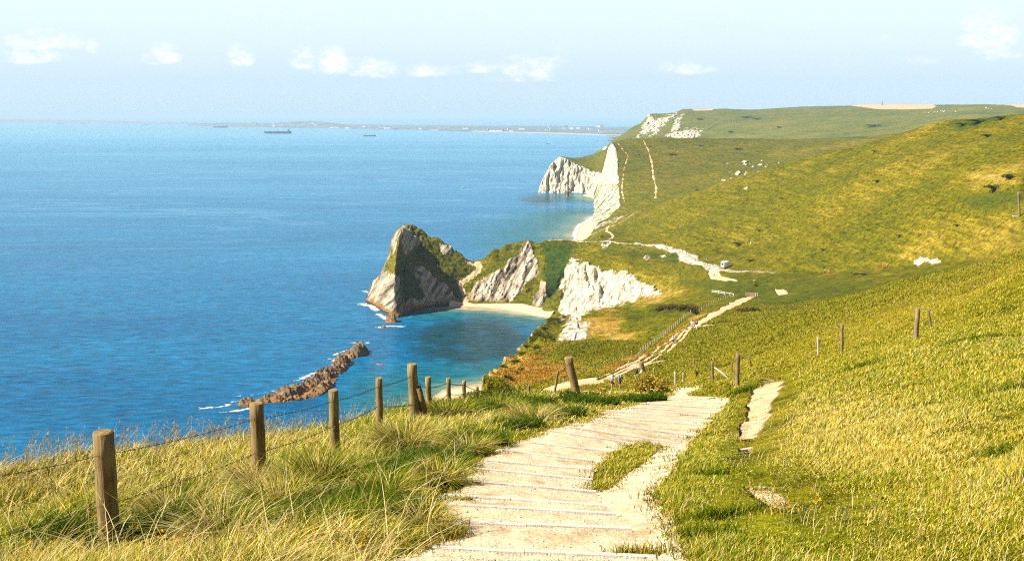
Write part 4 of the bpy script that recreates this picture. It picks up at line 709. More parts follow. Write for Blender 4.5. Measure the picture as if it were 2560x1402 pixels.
for s_, drop in enumerate((0.20, 0.70)):
    b = MB(); prev = None
    for i, (base, tp, h, r) in enumerate(tops):
        f = max(0.12, (h - drop * (1.0 if h < 1.5 else 1.9)) / h) if h > drop else .15; p = base.lerp(tp, f) + Vector((-.2, -.98, 0)).normalized() * (r + .008)
        if prev is not None and not (s_ == 1 and i >= 10):
            sag = .035; n = 26; q = [prev.lerp(p, t / n) - Vector((0, 0, sag * 4 * (t / n) * (1 - t / n))) for t in range(n + 1)]; rw = .0016 + .00010 * min(prev.y, p.y)
            b.tube([v - RL for v in q], rw, 5, False)
            L_ = (p - prev).length; nb = int(L_ / (.13 + .004 * p.y))
            for j in range(1, nb):
                c = prev.lerp(p, j / nb) - Vector((0, 0, sag * 4 * (j / nb) * (1 - j / nb))) - RL; bl = .022 + .0008 * p.y
                for sgn in (1, -1): d = Vector((random.uniform(-.4, .4), random.uniform(-.5, .5), sgn)).normalized() * bl; b.tube([c - d * .6, c + d], [rw * .9, rw * .4], 4, False)
                b.tube([c - Vector((.012, .02, 0)), c + Vector((.012, .02, 0))], rw * 2.0, 5, False)
        prev = p
    link('wire', b.mesh('wire', WIRE), root)

# ------------------------------------------------------------------ loose posts
def lone_post(px, py0, py1, wpx, topdx, label, mat=WOOD, y0=20, y1=300, group='old fence posts on the right hand slope', z_up=0.0, name='fence_post'):
    h0 = T1.hit(px, py0, y0, y1); tp = P(px + topdx, py1, h0.y); h = tp.z - h0.z
    o = link(name, post_mesh(wpx / F * h0.y * .5, h, mat, (tp.x - h0.x, 0)), None, label, 'fence post', group, None, h0); return o, h0, tp
lone_post(1612, 946, 904, 12.5, -10, 'short thick wooden post tilted left behind the yellow flowered bush', WOOD, 50, 120, None)
lone_post(1689, 961, 930, 5.5, -1, 'dark slim post beside the top of the lower steps', GREYWOOD, 60, 130)
lone_post(1708, 955, 932, 3.4, 0, 'thin pale post just right of the dark slim post', GREYWOOD, 60, 130)
lone_post(1634, 934, 919, 2.8, 0, 'tiny post standing behind the yellow flowered bush', GREYWOOD, 90, 160)
lone_post(1736, 915, 896, 3.6, -1, 'small lone post on a low grassy bank right of the track', REDWOOD, 60, 150)
_, pb, pt_ = lone_post(1782, 951, 904, 6.5, -2, 'leaning wooden post propped by a diagonal pole', REDWOOD, 45, 120)
e = T1.hit(1826, 947, 45, 120); s0 = P(1786, 918, pb.y); b = MB(); b.tube([(0, 0, 0), (e - s0) * .5, e - s0 - Vector((0, 0, .1))], [.05, .055, .055], 9, True, 0, .04); link('diagonal_pole', b.mesh('diagonal_pole', GREYWOOD, True), None, 'pale diagonal pole propped against the leaning wooden post', 'pole', None, None, s0)
lone_post(1830, 931, 905, 4, -1, 'slim post between the leaning post and the tall stout post', REDWOOD, 45, 140)
lone_post(1843, 965, 885, 11, 2, 'tall stout post standing by the upper end of the bare side path', REDWOOD, 30, 80)
lone_post(1878, 917, 890, 4.6, -6, 'thin post tilted left behind the tall stout post', REDWOOD, 50, 150)
lone_post(2046, 888, 843, 6, -1, 'short pale post on the slope left of a taller reddish one', GREYWOOD, 40, 100)
lone_post(2105, 883, 810, 7.5, 0, 'tall slim reddish post standing mid slope', REDWOOD, 40, 100)
lone_post(2289, 848, 771, 12, 6, 'tall thick reddish post furthest right on the grassy slope', REDWOOD, 30, 100)
lone_post(2327, 816, 775, 6, -6, 'short tilted post right behind the thick reddish post', REDWOOD, 40, 110)
o, h0, tp = lone_post(2549, 541, 481, 5, -3, 'tall post by a white board high on the far hillside', REDWOOD, 250, 700, None)
bd = T1.hit(2543, 542, 250, 700); b = MB(); b.box((0, 0, .25), (3.2, .3, .5)); b.box((-1.2, 0, 0), (.2, .2, .7)); b.box((1.2, 0, 0), (.2, .2, .7)); link('board', b.mesh('board', simple('white_board', (.7, .68, .6), .7)), None, 'low white board lying beside a tall post on the far hillside', 'board', None, None, bd)

# ------------------------------------------------------------------ timber edged steps
st = thing('timber_steps', 'flight of timber edged steps going down the pale chalk path', 'steps', P(1360, 1376, 7.9)); SL = st.location.copy()
for k, (x0, y0, x1, y1, Yb) in enumerate(BOARDS):
    hw = (x1 - x0) / F * Yb; a = P(x0, y0, Yb + hw * BSK * .5); c = P(x1, y1, Yb - hw * BSK * .5); th = .05 + .0006 * Yb; parts = [(0, 1)] if k in (2, 5, 8, 12, 14, 16) else [(0, .42 + .03 * (k % 3)), (.425 + .03 * (k % 3), 1)]
    b = MB()
    for (t0, t1) in parts:
        dz = Vector((0, 0, -.003 + random.uniform(-.008, .004))); p0 = a.lerp(c, t0) + dz; p1 = a.lerp(c, t1) + dz + Vector((0, 0, random.uniform(-.008, .008)))
        b.beam(p0 - Vector((0, 0, .08)) - SL, p1 - Vector((0, 0, .08)) - SL, th, .17)
    me = b.mesh('step_board', BOARD); link('step_board', me, st)

# ------------------------------------------------------------------ fence along the track
def stake(px, py, hpx, y0, y1, rpx=.95):
    h0 = T1.hit(px, py, y0, y1); return h0, hpx / F * h0.y, max(.045, rpx / F * h0.y)
pts = [(1409, 960, 15), (1435, 948, 15), (1458, 929, 14), (1485, 920, 13), (1510, 914, 13), (1534, 907, 13), (1556, 899, 14), (1578, 890, 14)]
a_, b_ = np.array([1601, 884]), np.array([1726, 783]); 
for t in np.linspace(0, 1, 27): q = a_ + (b_ - a_) * t; pts.append((q[0] - 4 * math.sin(t * 3.14), q[1] + 7 * math.sin(t * 3.14), 14.5 - 5.5 * t))
fr = None; prev = None; wb = MB()
for (x, y, h) in pts:
    g0, hh, r = stake(x, y, h, 100, 330)
    if fr is None: fr = thing('post_fence', 'long line of pale stakes beside the walking track', 'fence', g0); FL = fr.location.copy()
    link('post', post_mesh(r, hh, GREYWOOD, (random.uniform(-.06, .06), 0), .3, 8), fr, loc=g0 - FL)
    if prev is not None:
        for fz in (.55, .9): wb.tube([prev[0] + Vector((0, 0, prev[1] * fz)) - FL, g0 + Vector((0, 0, hh * fz)) - FL], .012, 4, False)
    prev = (g0, hh)
g0, hh, r = stake(1595, 890, 12, 100, 330); b = MB(); b.tube([(-.6, -.4, -.2), (.35, .2, hh)], r, 8); link('brace', b.mesh('brace', GREYWOOD, True), fr, loc=g0 - FL)
link('wire', wb.mesh('wire', WIRE), fr)
fr = None; prev = None; wb = MB()
for t in np.linspace(0, 1, 15):
    g0, hh, r = stake(1748 + 84 * t, 779 - 37 * t - 5 * math.sin(t * 3.14), 8.5 - 2 * t, 250, 420, .7)
    if fr is None: fr = thing('post_fence', 'line of small stakes climbing from the gully to the rail fence', 'fence', g0); FL = fr.location.copy()
    link('post', post_mesh(r, hh, GREYWOOD, (0, 0), .3, 7), fr, loc=g0 - FL)
    if prev is not None: wb.tube([prev[0] + Vector((0, 0, prev[1] * .85)) - FL, g0 + Vector((0, 0, hh * .85)) - FL], .014, 4, False)
    prev = (g0, hh)
link('wire', wb.mesh('wire', WIRE), fr)
# rail fence and field gate
def rails(name, label, cat, pxs, py_b, hpx, nr, mat, y0, y1, rw=.09):
    ps = [T1.hit(x, y, y0, y1) for x, y in zip(pxs, py_b)]; Ym = sum(p.y for p in ps) / len(ps); hh = hpx / F * Ym; fr = thing(name, label, cat, ps[0])
    for p in ps: link('post', post_mesh(.10, hh, mat, (0, 0), .3, 8), fr, loc=p - ps[0])
    for k in range(nr):
        b = MB(); z = hh * (.92 - .8 * k / max(nr, 1) * 1.1)
        for p, q in zip(ps[:-1], ps[1:]): b.beam(p - ps[0] + Vector((0, -.13, z)), q - ps[0] + Vector((0, -.13, z)), rw * .6, rw * 1.9)
        link('rail', b.mesh('rail', mat), fr)
    return fr
PALE = simple('pale_rail', (0.60, 0.58, 0.54), 0.7, (2.0, .15))
rails('rail_fence', 'short run of pale double rails left of the field gate', 'fence', [1780, 1797, 1812], [733, 735, 738], 8.5, 2, PALE, 280, 460); rails('rail_fence', 'low sagging single rail joining the pale rails and a post', 'fence', [1815, 1824, 1834], [737, 739, 741], 7, 1, PALE, 280, 460)
rails('field_gate', 'brown wooden field gate across the head of the track', 'gate', [1864, 1876, 1886], [741, 742, 743], 11, 4, wood('gate_wood', (.12, .06, .03), (.28, .15, .08), (.42, .27, .16)), 300, 470); rails('rail_fence', 'two short rails right of the field gate', 'fence', [1889, 1894], [741, 740], 9, 2, PALE, 300, 470)

# ------------------------------------------------------------------ catering trailer
cp = T1.hit(1813, 669.5, 440, 540); cv_ = thing('catering_trailer', 'white box trailer with an open serving hatch by the pale track', 'trailer', cp, None, rad(28)); WHITE = simple('white_panel', (.78, .78, .76), .45, (1.5, .04)); DARK = simple('dark_opening', (.02, .02, .025), .6); TYRE = simple('tyre_rubber', (.02, .02, .02), .8)
sc_ = cp.y / 482
def rounded_box(L_, W_, H_, z0, r, mat, name):
    b = MB(); pr = []; n = 5
    for (cx, cz, a0) in ((W_ / 2 - r, z0 + H_ - r, 0), (-W_ / 2 + r, z0 + H_ - r, 90), (-W_ / 2 + r * .3, z0 + r * .3, 180), (W_ / 2 - r * .3, z0 + r * .3, 270)):
        rr_ = r if a0 < 180 else r * .3
        for k in range(n): t = rad(a0 + 90 * k / (n - 1)); pr.append((cx + rr_ * math.cos(t), cz + rr_ * math.sin(t)))
    m_ = len(pr); V = []
    for (x, s) in ((-L_ / 2, .9), (-L_ / 2 + .12, 1), (L_ / 2 - .12, 1), (L_ / 2, .9)): V += [(x, y * s, z0 + H_ / 2 + (z - z0 - H_ / 2) * s) for y, z in pr]
    Fc = [(i * m_ + a, i * m_ + (a + 1) % m_, (i + 1) * m_ + (a + 1) % m_, (i + 1) * m_ + a) for i in range(3) for a in range(m_)] + [tuple(range(m_))[::-1], tuple(3 * m_ + a for a in range(m_))]
    b.add(V, [f[::-1] for f in Fc]); return b.mesh(name, mat, True)
link('body', rounded_box(4.0, 2.3, 2.85, .45, .42, WHITE, 'body'), cv_)
b = MB(); b.box((-2.03, -.25, 2.1), (.04, 1.1, .85)); link('hatch', b.mesh('hatch', DARK), cv_); b = MB(); b.box((-2.35, -.25, 2.68), (.8, 1.25, .05), Matrix.Rotation(rad(-18), 3, 'Y')); link('awning', b.mesh('awning', WHITE), cv_); b = MB(); b.box((-2.2, -.25, 1.6), (.4, 1.2, .05)); link('counter', b.mesh('counter', GREYWOOD), cv_)
b = MB(); b.box((-2.03, .72, 1.55), (.05, .6, 1.85)); link('door', b.mesh('door', simple('grey_door', (.35, .37, .42), .5)), cv_)
for sy_ in (-1, 1):
    b = MB(); b.tube([(.2, sy_ * .95, .36), (.2, sy_ * 1.18, .36)], .36, 16); w = link('wheel', b.mesh('wheel', TYRE, False), cv_)
b = MB(); b.tube([(2, .5, .5), (3.2, 0, .5)], .05, 6); b.tube([(2, -.5, .5), (3.2, 0, .5)], .05, 6); b.tube([(3.1, 0, .5), (3.1, 0, -.05)], .04, 6); link('tow_bar', b.mesh('tow_bar', TYRE), cv_)

# ------------------------------------------------------------------ sea rocks
def rock_material():
    m, nt = newmat('reef_rock'); pos = nd(nt, 'ShaderNodeNewGeometry').outputs['Position']; zc = nd(nt, 'ShaderNodeSeparateXYZ', {0: pos}).outputs[2]
    n = NOISE(nt, VS(nt, pos, (.35, .35, .7)), 1.0, 6, .68, .5); c = RAMP(nt, n, [(.30, (.030, .020, .012)), (.45, (.095, .060, .028)), (.56, (.19, .125, .055)), (.72, (.30, .23, .13))])
    weed = SMOOTH(nt, M(nt, 'ADD', zc, M(nt, 'MULTIPLY', M(nt, 'SUBTRACT', n, .5), 5.0)), 3.2, .6); c = MIX(nt, M(nt, 'MULTIPLY', weed, .8), c, (.30, .125, .018))
    finish(nt, PRIN(nt, c, .85, BUMP(nt, n, 1.6, .9))); return m
ROCK = rock_material()
def reef(line, label, seed, group='brown rocks breaking the surface', nu=150, nv=36):
    """line: (px, py, half width m, height m) along the waterline"""
    p = np.array([[*Pz(a, c)[:2], w, h] for a, c, w, h in line]); q = crom(p, nu); d = np.gradient(q[:, :2], axis=0); d /= np.hypot(d[:, 0], d[:, 1])[:, None] + 1e-9; nrm = np.stack([-d[:, 1], d[:, 0]], 1)
    s_ = np.linspace(-1, 1, nv); u = np.linspace(0, 1, nu); endt = np.clip(np.minimum(u, 1 - u) * 14, 0, 1) ** .5
    Xr = q[:, None, 0] + nrm[:, None, 0] * s_[None] * (q[:, None, 2] * endt[:, None]); Yr = q[:, None, 1] + nrm[:, None, 1] * s_[None] * (q[:, None, 2] * endt[:, None])
    prof = np.clip(1 - np.abs(s_) ** 2.2, 0, 1)[None] * endt[:, None]; nz = fbm(Xr / 6 + seed, Yr / 6, None, 5, .62); rd = 1 - 2 * np.abs(fbm((Xr + Yr) / 2.2 + seed, (Xr - Yr) / 12, None, 3))
    Zr = .68 * q[:, None, 3] * prof * (1 + .30 * nz + .16 * rd) + (prof > .02) * (nz * .55 + rd * .35) - 1.2 - (1 - prof) * 1.5
    Xr = Xr + fbm(Xr / 4, Zr / 3 + seed, None, 3) * .7; Yr = Yr + fbm(Yr / 4, Zr / 3 + seed, None, 3) * .7
    me = mesh_np('rock', np.stack([Xr, Yr, Zr], -1).reshape(-1, 3), gridfaces(nu, nv), ROCK, smooth=False); c = q[nu // 2]
    return link('rock', me, None, label, 'rock', group)
reef([(588, 1013, 3, 2), (606, 1011, 5, 4.2), (640, 1007, 5.5, 4.2), (690, 999, 6, 5), (712, 993, 7, 7), (735, 988, 6.5, 5.4), (775, 966, 7, 5), (815, 943, 7, 5.6), (842, 924, 6, 6.4), (858, 908, 5, 5.4), (872, 898, 4, 4.5)], 'long jagged brown reef nearest the viewer', 3)
reef([(672, 1008, 2, 2), (730, 1000, 4, 3), (780, 985, 5, 4.5), (815, 965, 4, 5), (838, 944, 2.5, 4)], 'lower dark ledge along the inner side of the long reef', 21, nu=110)
reef([(845, 893, 3, 3), (868, 892, 5.5, 6), (892, 884, 6, 7), (912, 872, 3, 3.5)], 'orange brown rock at the far end of the reef', 9, nu=80)
reef([(893, 858, 2, 1.5), (905, 857, 3.2, 2.6), (916, 857, 2, 1.5)], 'small flat rock past the end of the reef', 14, nu=40, nv=20); reef([(953, 819, 2, 2), (961, 817, 3, 3.4), (968, 815, 2, 2)], 'little orange rock off the prow of the headland', 31, nu=40, nv=20)
reef([(545, 1024, 1.5, .8), (560, 1021, 2.5, 1.4), (578, 1019, 1.5, .8)], 'awash rock in the foam left of the reef', 44, nu=40, nv=20)
reef([(927, 742, 4, 9), (936, 748, 5, 13), (944, 760, 4, 8)], 'grey boulder stack against the seaward foot of the headland', 52, nu=50, nv=24); reef([(965, 800, 3, 5), (982, 804, 4, 6), (992, 805, 2.5, 3)], 'orange stained boulder at the tip of the headland', 63, nu=50, nv=24)
b = MB(); zs = [-2, 0, 1.5, 4, 7, 9, 10.2]; c = Pz(1419.5, 493.5); b.tube([(random.uniform(-.3, .3), 0, z) for z in zs], [2.9, 2.8, 2.4, 2.1, 2.2, 1.9, 1.1], 14, True, 0, .12); link('sea_stack', b.mesh('sea_stack', ROCK), None, 'narrow rock pillar standing in the sea below the far white bluff', 'sea stack', None, None, c)

# ------------------------------------------------------------------ ships and boats
def ship(px, py, lpx, label, hullc, name='cargo_ship', group='ships lying in the bay', flip=1, sheer=1.0, red=True):
    c = Pz(px, py, 0); Ls = lpx / F * c.y; W_ = Ls * .15; H_ = Ls * .075; t = thing(name, label, 'ship', c, group, rad(6 if flip > 0 else 186)); b = MB(); n = 18; V = []; rowsN = [(-.35, .72, 1), (0.12, .9, 1), (.55, .98, 0), (1.0, 1.0, 0)]
    for i in range(n + 1):
        u = i / n; x = -Ls / 2 + Ls * u; w = W_ / 2 * min(1, (u / .16) ** .6 if u > 0 else .02) * (1 - .25 * max(0, (u - .88) / .12)); sh = H_ * (1 + .35 * sheer * max(0, 1 - u / .12) + .15 * max(0, (u - .8) / .2))
        for (zf, wf, _) in rowsN:
            rake = -Ls * .02 * zf * max(0, 1 - u / .15); V += [(x + rake, -w * wf, zf * sh), (x + rake, w * wf, zf * sh)]
    k = len(rowsN) * 2; Fc = []; mm = []
    for i in range(n):
        for j in range(len(rowsN) - 1):
            for sd in (0, 1): a = i * k + j * 2 + sd; f = (a, a + k, a + k + 2, a + 2); Fc.append(f if sd == 0 else f[::-1]); mm.append(1 if j == 0 else 0)
        a = i * k + k - 2; Fc.append((a, a + k, a + k + 1, a + 1)); mm.append(2)
    Fc += [tuple([n * k + j * 2 for j in range(len(rowsN))] + [n * k + j * 2 + 1 for j in reversed(range(len(rowsN)))])]; mm.append(0)
    b.add(V, Fc); b.m = mm; link('hull', b.mesh('hull', [hullc, REDLEAD if red else hullc, DECK]), t)
    b = MB(); b.box((Ls * .36, 0, H_ + Ls * .035), (Ls * .07, W_ * .9, Ls * .07)); b.box((Ls * .355, 0, H_ + Ls * .08), (Ls * .05, W_ * 1.0, Ls * .022)); link('deckhouse', b.mesh('deckhouse', SHIPWHITE), t)
    b = MB(); b.box((Ls * .42, 0, H_ + Ls * .055), (Ls * .028, W_ * .35, Ls * .11), None, .8); link('funnel', b.mesh('funnel', simple('ship_funnel', (.05, .05, .06), .6)), t)
    for u in (-.32, -.02, .18): b = MB(); b.tube([(Ls * u, 0, H_), (Ls * u, 0, H_ + Ls * .04)], Ls * .004, 6); link('deck_mast', b.mesh('deck_mast', DECK), t); b = MB(); b.box((Ls * (u + .02), 0, H_ + Ls * .012), (Ls * .05, W_ * .3, Ls * .02)); link('deck_hatch', b.mesh('deck_hatch', DECK), t)
    pass
SHIPWHITE = simple('ship_white', (.8, .8, .78), .5); DECK = simple('ship_deck', (.16, .30, .30), .6); REDLEAD = simple('red_lead', (.45, .16, .10), .7); NAVY = simple('navy_hull', (.015, .05, .13), .5); TEAL = simple('teal_hull', (.03, .10, .16), .5); DARKHULL = simple('dark_hull', (.06, .05, .07), .5); GREYHULL = simple('grey_hull', (.15, .17, .20), .6)
ship(695, 334, 65, 'long navy tanker with white bridge, largest ship in the bay', NAVY); ship(551, 319.5, 35, 'teal tanker anchored left of the largest ship', TEAL); ship(924, 341, 31, 'short dark coaster anchored off the town', DARKHULL)
ship(614, 321.5, 10, 'tiny ship between the two left tankers', GREYHULL, red=False); ship(151, 309.5, 16, 'faint hazy ship far left on the horizon', GREYHULL, red=False); ship(207, 309.8, 13, 'faint hazy ship second from the left edge', GREYHULL, red=False); ship(364, 312.5, 10, 'faint hazy ship under the end of the low spit', GREYHULL, red=False)
def small_boat(px, py, Ls, label, hull, cab, cat='boat', rot=0.0, group=None):
    c = Pz(px, py, 0); t = thing('motor_boat', label, cat, c, group, rot); b = MB(); n = 10; V = []
    for i in range(n + 1):
        u = i / n; w = Ls * .16 * math.sin(min(1, u * 1.6) * math.pi / 2) ** .7; sh = Ls * .11 * (1 + .6 * (1 - u) ** 2); x = -Ls / 2 + Ls * u; V += [(x, -w * .6, -.2), (x, w * .6, -.2), (x - Ls * .04 * (1 - u), -w, sh), (x - Ls * .04 * (1 - u), w, sh)]
    Fc = []
    for i in range(n): a = i * 4; Fc += [(a, a + 4, a + 6, a + 2), (a + 3, a + 7, a + 5, a + 1), (a + 2, a + 6, a + 7, a + 3), (a + 1, a + 5, a + 4, a)]
    Fc += [(n * 4, n * 4 + 1, n * 4 + 3, n * 4 + 2), (0, 2, 3, 1)]; b.add(V, Fc); link('hull', b.mesh('hull', hull), t); b = MB(); b.box((Ls * .05, 0, Ls * .19), (Ls * .26, Ls * .2, Ls * .18), None, .8); link('cabin', b.mesh('cabin', cab), t); b = MB(); b.tube([(Ls * .1, 0, Ls * .25), (Ls * .1, 0, Ls * .45)], Ls * .012, 5); link('mast', b.mesh('mast', cab), t); return t
small_boat(1370, 360, 15, 'small dark fishing boat out beyond the white bluff', DARKHULL, SHIPWHITE); small_boat(1158, 470, 7, 'white speedboat trailing foam in mid bay', SHIPWHITE, SHIPWHITE, rot=.3); small_boat(1461, 357, 8, 'tiny white boat near the far shore', SHIPWHITE, SHIPWHITE)
def kayak(px, py, col, label, rot, Ls=4.2):
    c = Pz(px, py, 0.12); b = MB(); n = 14; V = []; m_ = 8
    for i in range(n + 1):
        u = i / n * 2 - 1; w = .36 * (1 - abs(u) ** 2.2) + .01; hgt = .22 * (1 - abs(u) ** 4) + .02
        for a in range(m_): th = 2 * math.pi * a / m_; V.append((Ls / 2 * u, w * math.cos(th), hgt * math.sin(th) + .14 * u * u))
    Fc = [(i * m_ + a, i * m_ + (a + 1) % m_, (i + 1) * m_ + (a + 1) % m_, (i + 1) * m_ + a) for i in range(n) for a in range(m_)] + [tuple(range(m_))[::-1], tuple(n * m_ + a for a in range(m_))]
    b.add(V, [f[::-1] for f in Fc]); t = thing('kayak', label, 'kayak', c, None, rot); link('hull', b.mesh('hull', simple('kayak_shell', col, .35), True), t); b = MB(); b.tube([(.35 * math.cos(a * .5236), .2 * math.sin(a * .5236), .235) for a in range(13)], .03, 6, False); link('cockpit_rim', b.mesh('cockpit_rim', DARK), t)
    b = MB(); b.tube([(.2, -1.05, .45), (.2, 1.05, .75)], .025, 6); b.box((.2, -1.2, .43), (.05, .4, .16)); b.box((.2, 1.2, .78), (.05, .4, .16)); link('paddle', b.mesh('paddle', DARK), None, label.split(' kayak')[0] + ' kayak paddle held across the hull', 'paddle', None, None, c).rotation_euler = (0, 0, rot); return c
KR = kayak(949, 911, (.75, .02, .03), 'bright red kayak on the cove water right of the reef', rad(-22), 4.4); KY = kayak(829, 897, (.75, .55, .02), 'yellow kayak among the surf behind the reef', rad(8), 4.2)
# wake behind the speedboat is foam on the sea

# ------------------------------------------------------------------ town across the bay
def house_mesh(w, d, h, roof, wall, rf):
    b = MB(); b.box((0, 0, h / 2), (w, d, h)); wl_ = b.mesh('wall', wall); r = MB(); e = .3; V = [(-w / 2 - e, -d / 2 - e, h), (w / 2 + e, -d / 2 - e, h), (w / 2 + e, d / 2 + e, h), (-w / 2 - e, d / 2 + e, h), (-w / 2 - e, 0, h + roof), (w / 2 + e, 0, h + roof)]; r.add(V, [(0, 1, 5, 4), (2, 3, 4, 5), (1, 2, 5), (3, 0, 4), (3, 2, 1, 0)]); return wl_, r.mesh('roof', rf)
CREAM = simple('cream_render', (.80, .78, .72), .8); SLATE = simple('slate_roof', (.16, .15, .16), .8); PINK = simple('warm_render', (.70, .55, .45), .8)
HB = np.array([(470, 315), (560, 317), (700, 319.5), (840, 322), (940, 324.5), (1060, 327), (1200, 330), (1320, 332), (1440, 336), (1560, 340)], float)
protos = [house_mesh(26, 14, 12, 5, CREAM, SLATE), house_mesh(48, 14, 10, 5, CREAM, SLATE), house_mesh(18, 12, 14, 5, PINK, SLATE), house_mesh(80, 16, 11, 4, CREAM, SLATE)]
def town(px, up, kind, label='pale seafront building among the town across the bay', group='buildings of the town across the bay', sx_=1.0):
    pyb = np.interp(px, HB[:, 0], HB[:, 1]); c = Pz(px, pyb, 0); c.y += up * 22 + 25; c.x *= c.y / (c.y - up * 22 - 25); c.z = max(2, up * 1.6)
    t = thing('house', label, 'building', c, group, random.uniform(-.2, .2)); t.scale = (sx_, 1, 1)
    for nme, me in zip(('wall', 'roof'), protos[kind]): link(nme, me, t)
for k in range(40):
    lo, hi = random.choice(((900, 1010), (900, 1010), (1050, 1130), (1140, 1290), (1140, 1290), (1240, 1330), (820, 900)))
    town(random.uniform(lo, hi), random.random() ** 2 * 16, random.choice((0, 0, 1, 2, 1)))
for k in range(16): town(random.uniform(620, 800), 2 + random.random() * 22, 0, 'pale house dotted on the wooded rise across the bay', 'houses on the wooded rise')
for k in range(12): town(random.uniform(1330, 1520), 6 + random.random() * 20, 0, 'pale house scattered behind the far beach', 'houses behind the far beach')
town(755, 2, 3, 'long white building at the foot of the wooded rise', None, 1.3); town(1522, 12, 3, 'very long pale building nearest the far chalk cliffs', None, 1.7); town(836, 3, 3, 'long pale terrace at the right end of the wooded rise', None, 1.1)
c = Pz(961, 325.5, 0); c.z = 2; b = MB(); b.tube([(0, 0, 0), (0, 0, 12), (0, 0, 46)], [2.6, 2.0, 1.6], 8); b.tube([(0, 0, 30), (0, 0, 33)], 4.5, 10); link('tower', b.mesh('tower', SHIPWHITE), None, 'slender white tower rising from the seafront', 'tower', None, None, c)
fb = np.array([Pz(a, d + .4)[:] for a, d in ((1180, 330), (1320, 332.4), (1440, 336), (1560, 340.3))]); n = 60; fb = crom(fb, n); V = np.concatenate([fb + (0, 0, -.5), fb * (1.008, 1.008, 1) + (0, 0, 6)]); link('beach', mesh_np('beach', V, gridfaces(2, n), simple('far_sand', (.30, .26, .21), .9)), label='thin sandy beach along the far shore', kind='structure')
# skyline monument, mast and grazing cattle
c = T3.hit(2205, 262.5, 2900, 3500); b = MB(); b.box((0, 0, .6), (3.4, 3.4, 1.8)); b.box((0, 0, 6.2), (2.4, 2.4, 10), None, .55); b.add([(-.66, -.66, 11.2), (.66, -.66, 11.2), (.66, .66, 11.2), (-.66, .66, 11.2), (0, 0, 12.6)], [(0, 1, 4), (1, 2, 4), (2, 3, 4), (3, 0, 4)]); link('obelisk', b.mesh('obelisk', simple('dark_stone', (.14, .12, .11), .9)), None, 'thin dark obelisk on the skyline above the tan field', 'monument', None, None, c)
COWS = [simple('pale_hide', (.75, .72, .66), .8), simple('dark_hide', (.04, .03, .03), .8), simple('brown_hide', (.20, .10, .05), .8)]
def cow_mesh(mat):
    b = MB(); b.tube([(-1.15, 0, 1.15), (-1.0, 0, 1.1), (-.4, 0, 1.0), (.3, 0, 1.0), (.8, 0, 1.08), (1.0, 0, 1.15)], [.18, .36, .44, .45, .40, .2], 10)
    b.tube([(.8, 0, 1.15), (1.15, 0, .95), (1.4, 0, .6)], [.28, .2, .16], 8); b.tube([(1.35, 0, .68), (1.52, 0, .38), (1.6, 0, .22)], [.17, .13, .09], 8)
    for x in (-.85, .65):
        for y in (-.22, .22): b.tube([(x, y, .95), (x + .03, y, .5), (x, y, 0)], [.17, .09, .07], 6)
    b.tube([(-1.15, 0, 1.2), (-1.25, 0, .8), (-1.22, 0, .45)], [.05, .03, .05], 5); return b.mesh('cow', mat, True)
cm = [cow_mesh(m_) for m_ in COWS]
for k in range(30):
    x = random.uniform(2295, 2480) if k < 24 else random.uniform(2380, 2480); y = 284 - (x - 2295) / 185 * 12 + random.uniform(-3, 3); kd = random.choice((0, 0, 0, 1, 2)); c = T3.hit(x, y, 1900, 3000)
    o = link('cow', cm[kd], None, ('tiny pale cow grazing in the herd on the far green down', 'tiny dark cow grazing in the herd on the far green down', 'tiny brown cow grazing in the herd on the far green down')[kd], 'cow', ('pale cattle of the far herd', 'dark cattle of the far herd', 'brown cattle of the far herd')[kd], None, c); o.rotation_euler = (0, 0, random.uniform(0, 6.28)); o.scale = (1.5,) * 3
# ------------------------------------------------------------------ people
SKIN = simple('skin', (.52, .30, .20), .6); HAIRS = {'dark': simple('dark_hair', (.02, .014, .01), .6), 'fair': simple('fair_hair', (.32, .20, .08), .6), 'grey': simple('grey_hair', (.35, .33, .30), .6)}
CLOTH = {k: simple(k + '_cloth', v, .9, (9.0, .12)) for k, v in dict(white=(.74, .73, .72), blue=(.05, .28, .48), navy=(.02, .03, .08), black=(.02, .02, .02), red=(.55, .03, .03), pink=(.70, .28, .32), brown=(.13, .065, .03), maroon=(.22, .025, .035), grey=(.30, .30, .30), stone=(.45, .38, .27), teal=(.05, .25, .27)).items()}
def skin_mesh(name, nodes, edges, root, mat, lev=1):
    me = bpy.data.meshes.new(name); keys = list(nodes); ix = {k: i for i, k in enumerate(keys)}; me.from_pydata([nodes[k][0] for k in keys], [(ix[a], ix[b]) for a, b in edges], [])
    o = bpy.data.objects.new('tmp', me); COL.objects.link(o); o.modifiers.new('s', 'SKIN')
    for i, k in enumerate(keys):
        d = me.skin_vertices[0].data[i]; r = nodes[k][1]; d.radius = r if isinstance(r, tuple) else (r, r); d.use_root = (k == root)
    o.modifiers.new('d', 'SUBSURF').levels = lev; o.modifiers['s'].use_smooth_shade = True
    dg = bpy.context.evaluated_depsgraph_get(); out = bpy.data.meshes.new_from_object(o.evaluated_get(dg)); bpy.data.objects.remove(o); out.name = name; out.materials.clear(); out.materials.append(mat)
    out.polygons.foreach_set('use_smooth', [True] * len(out.polygons)); return out
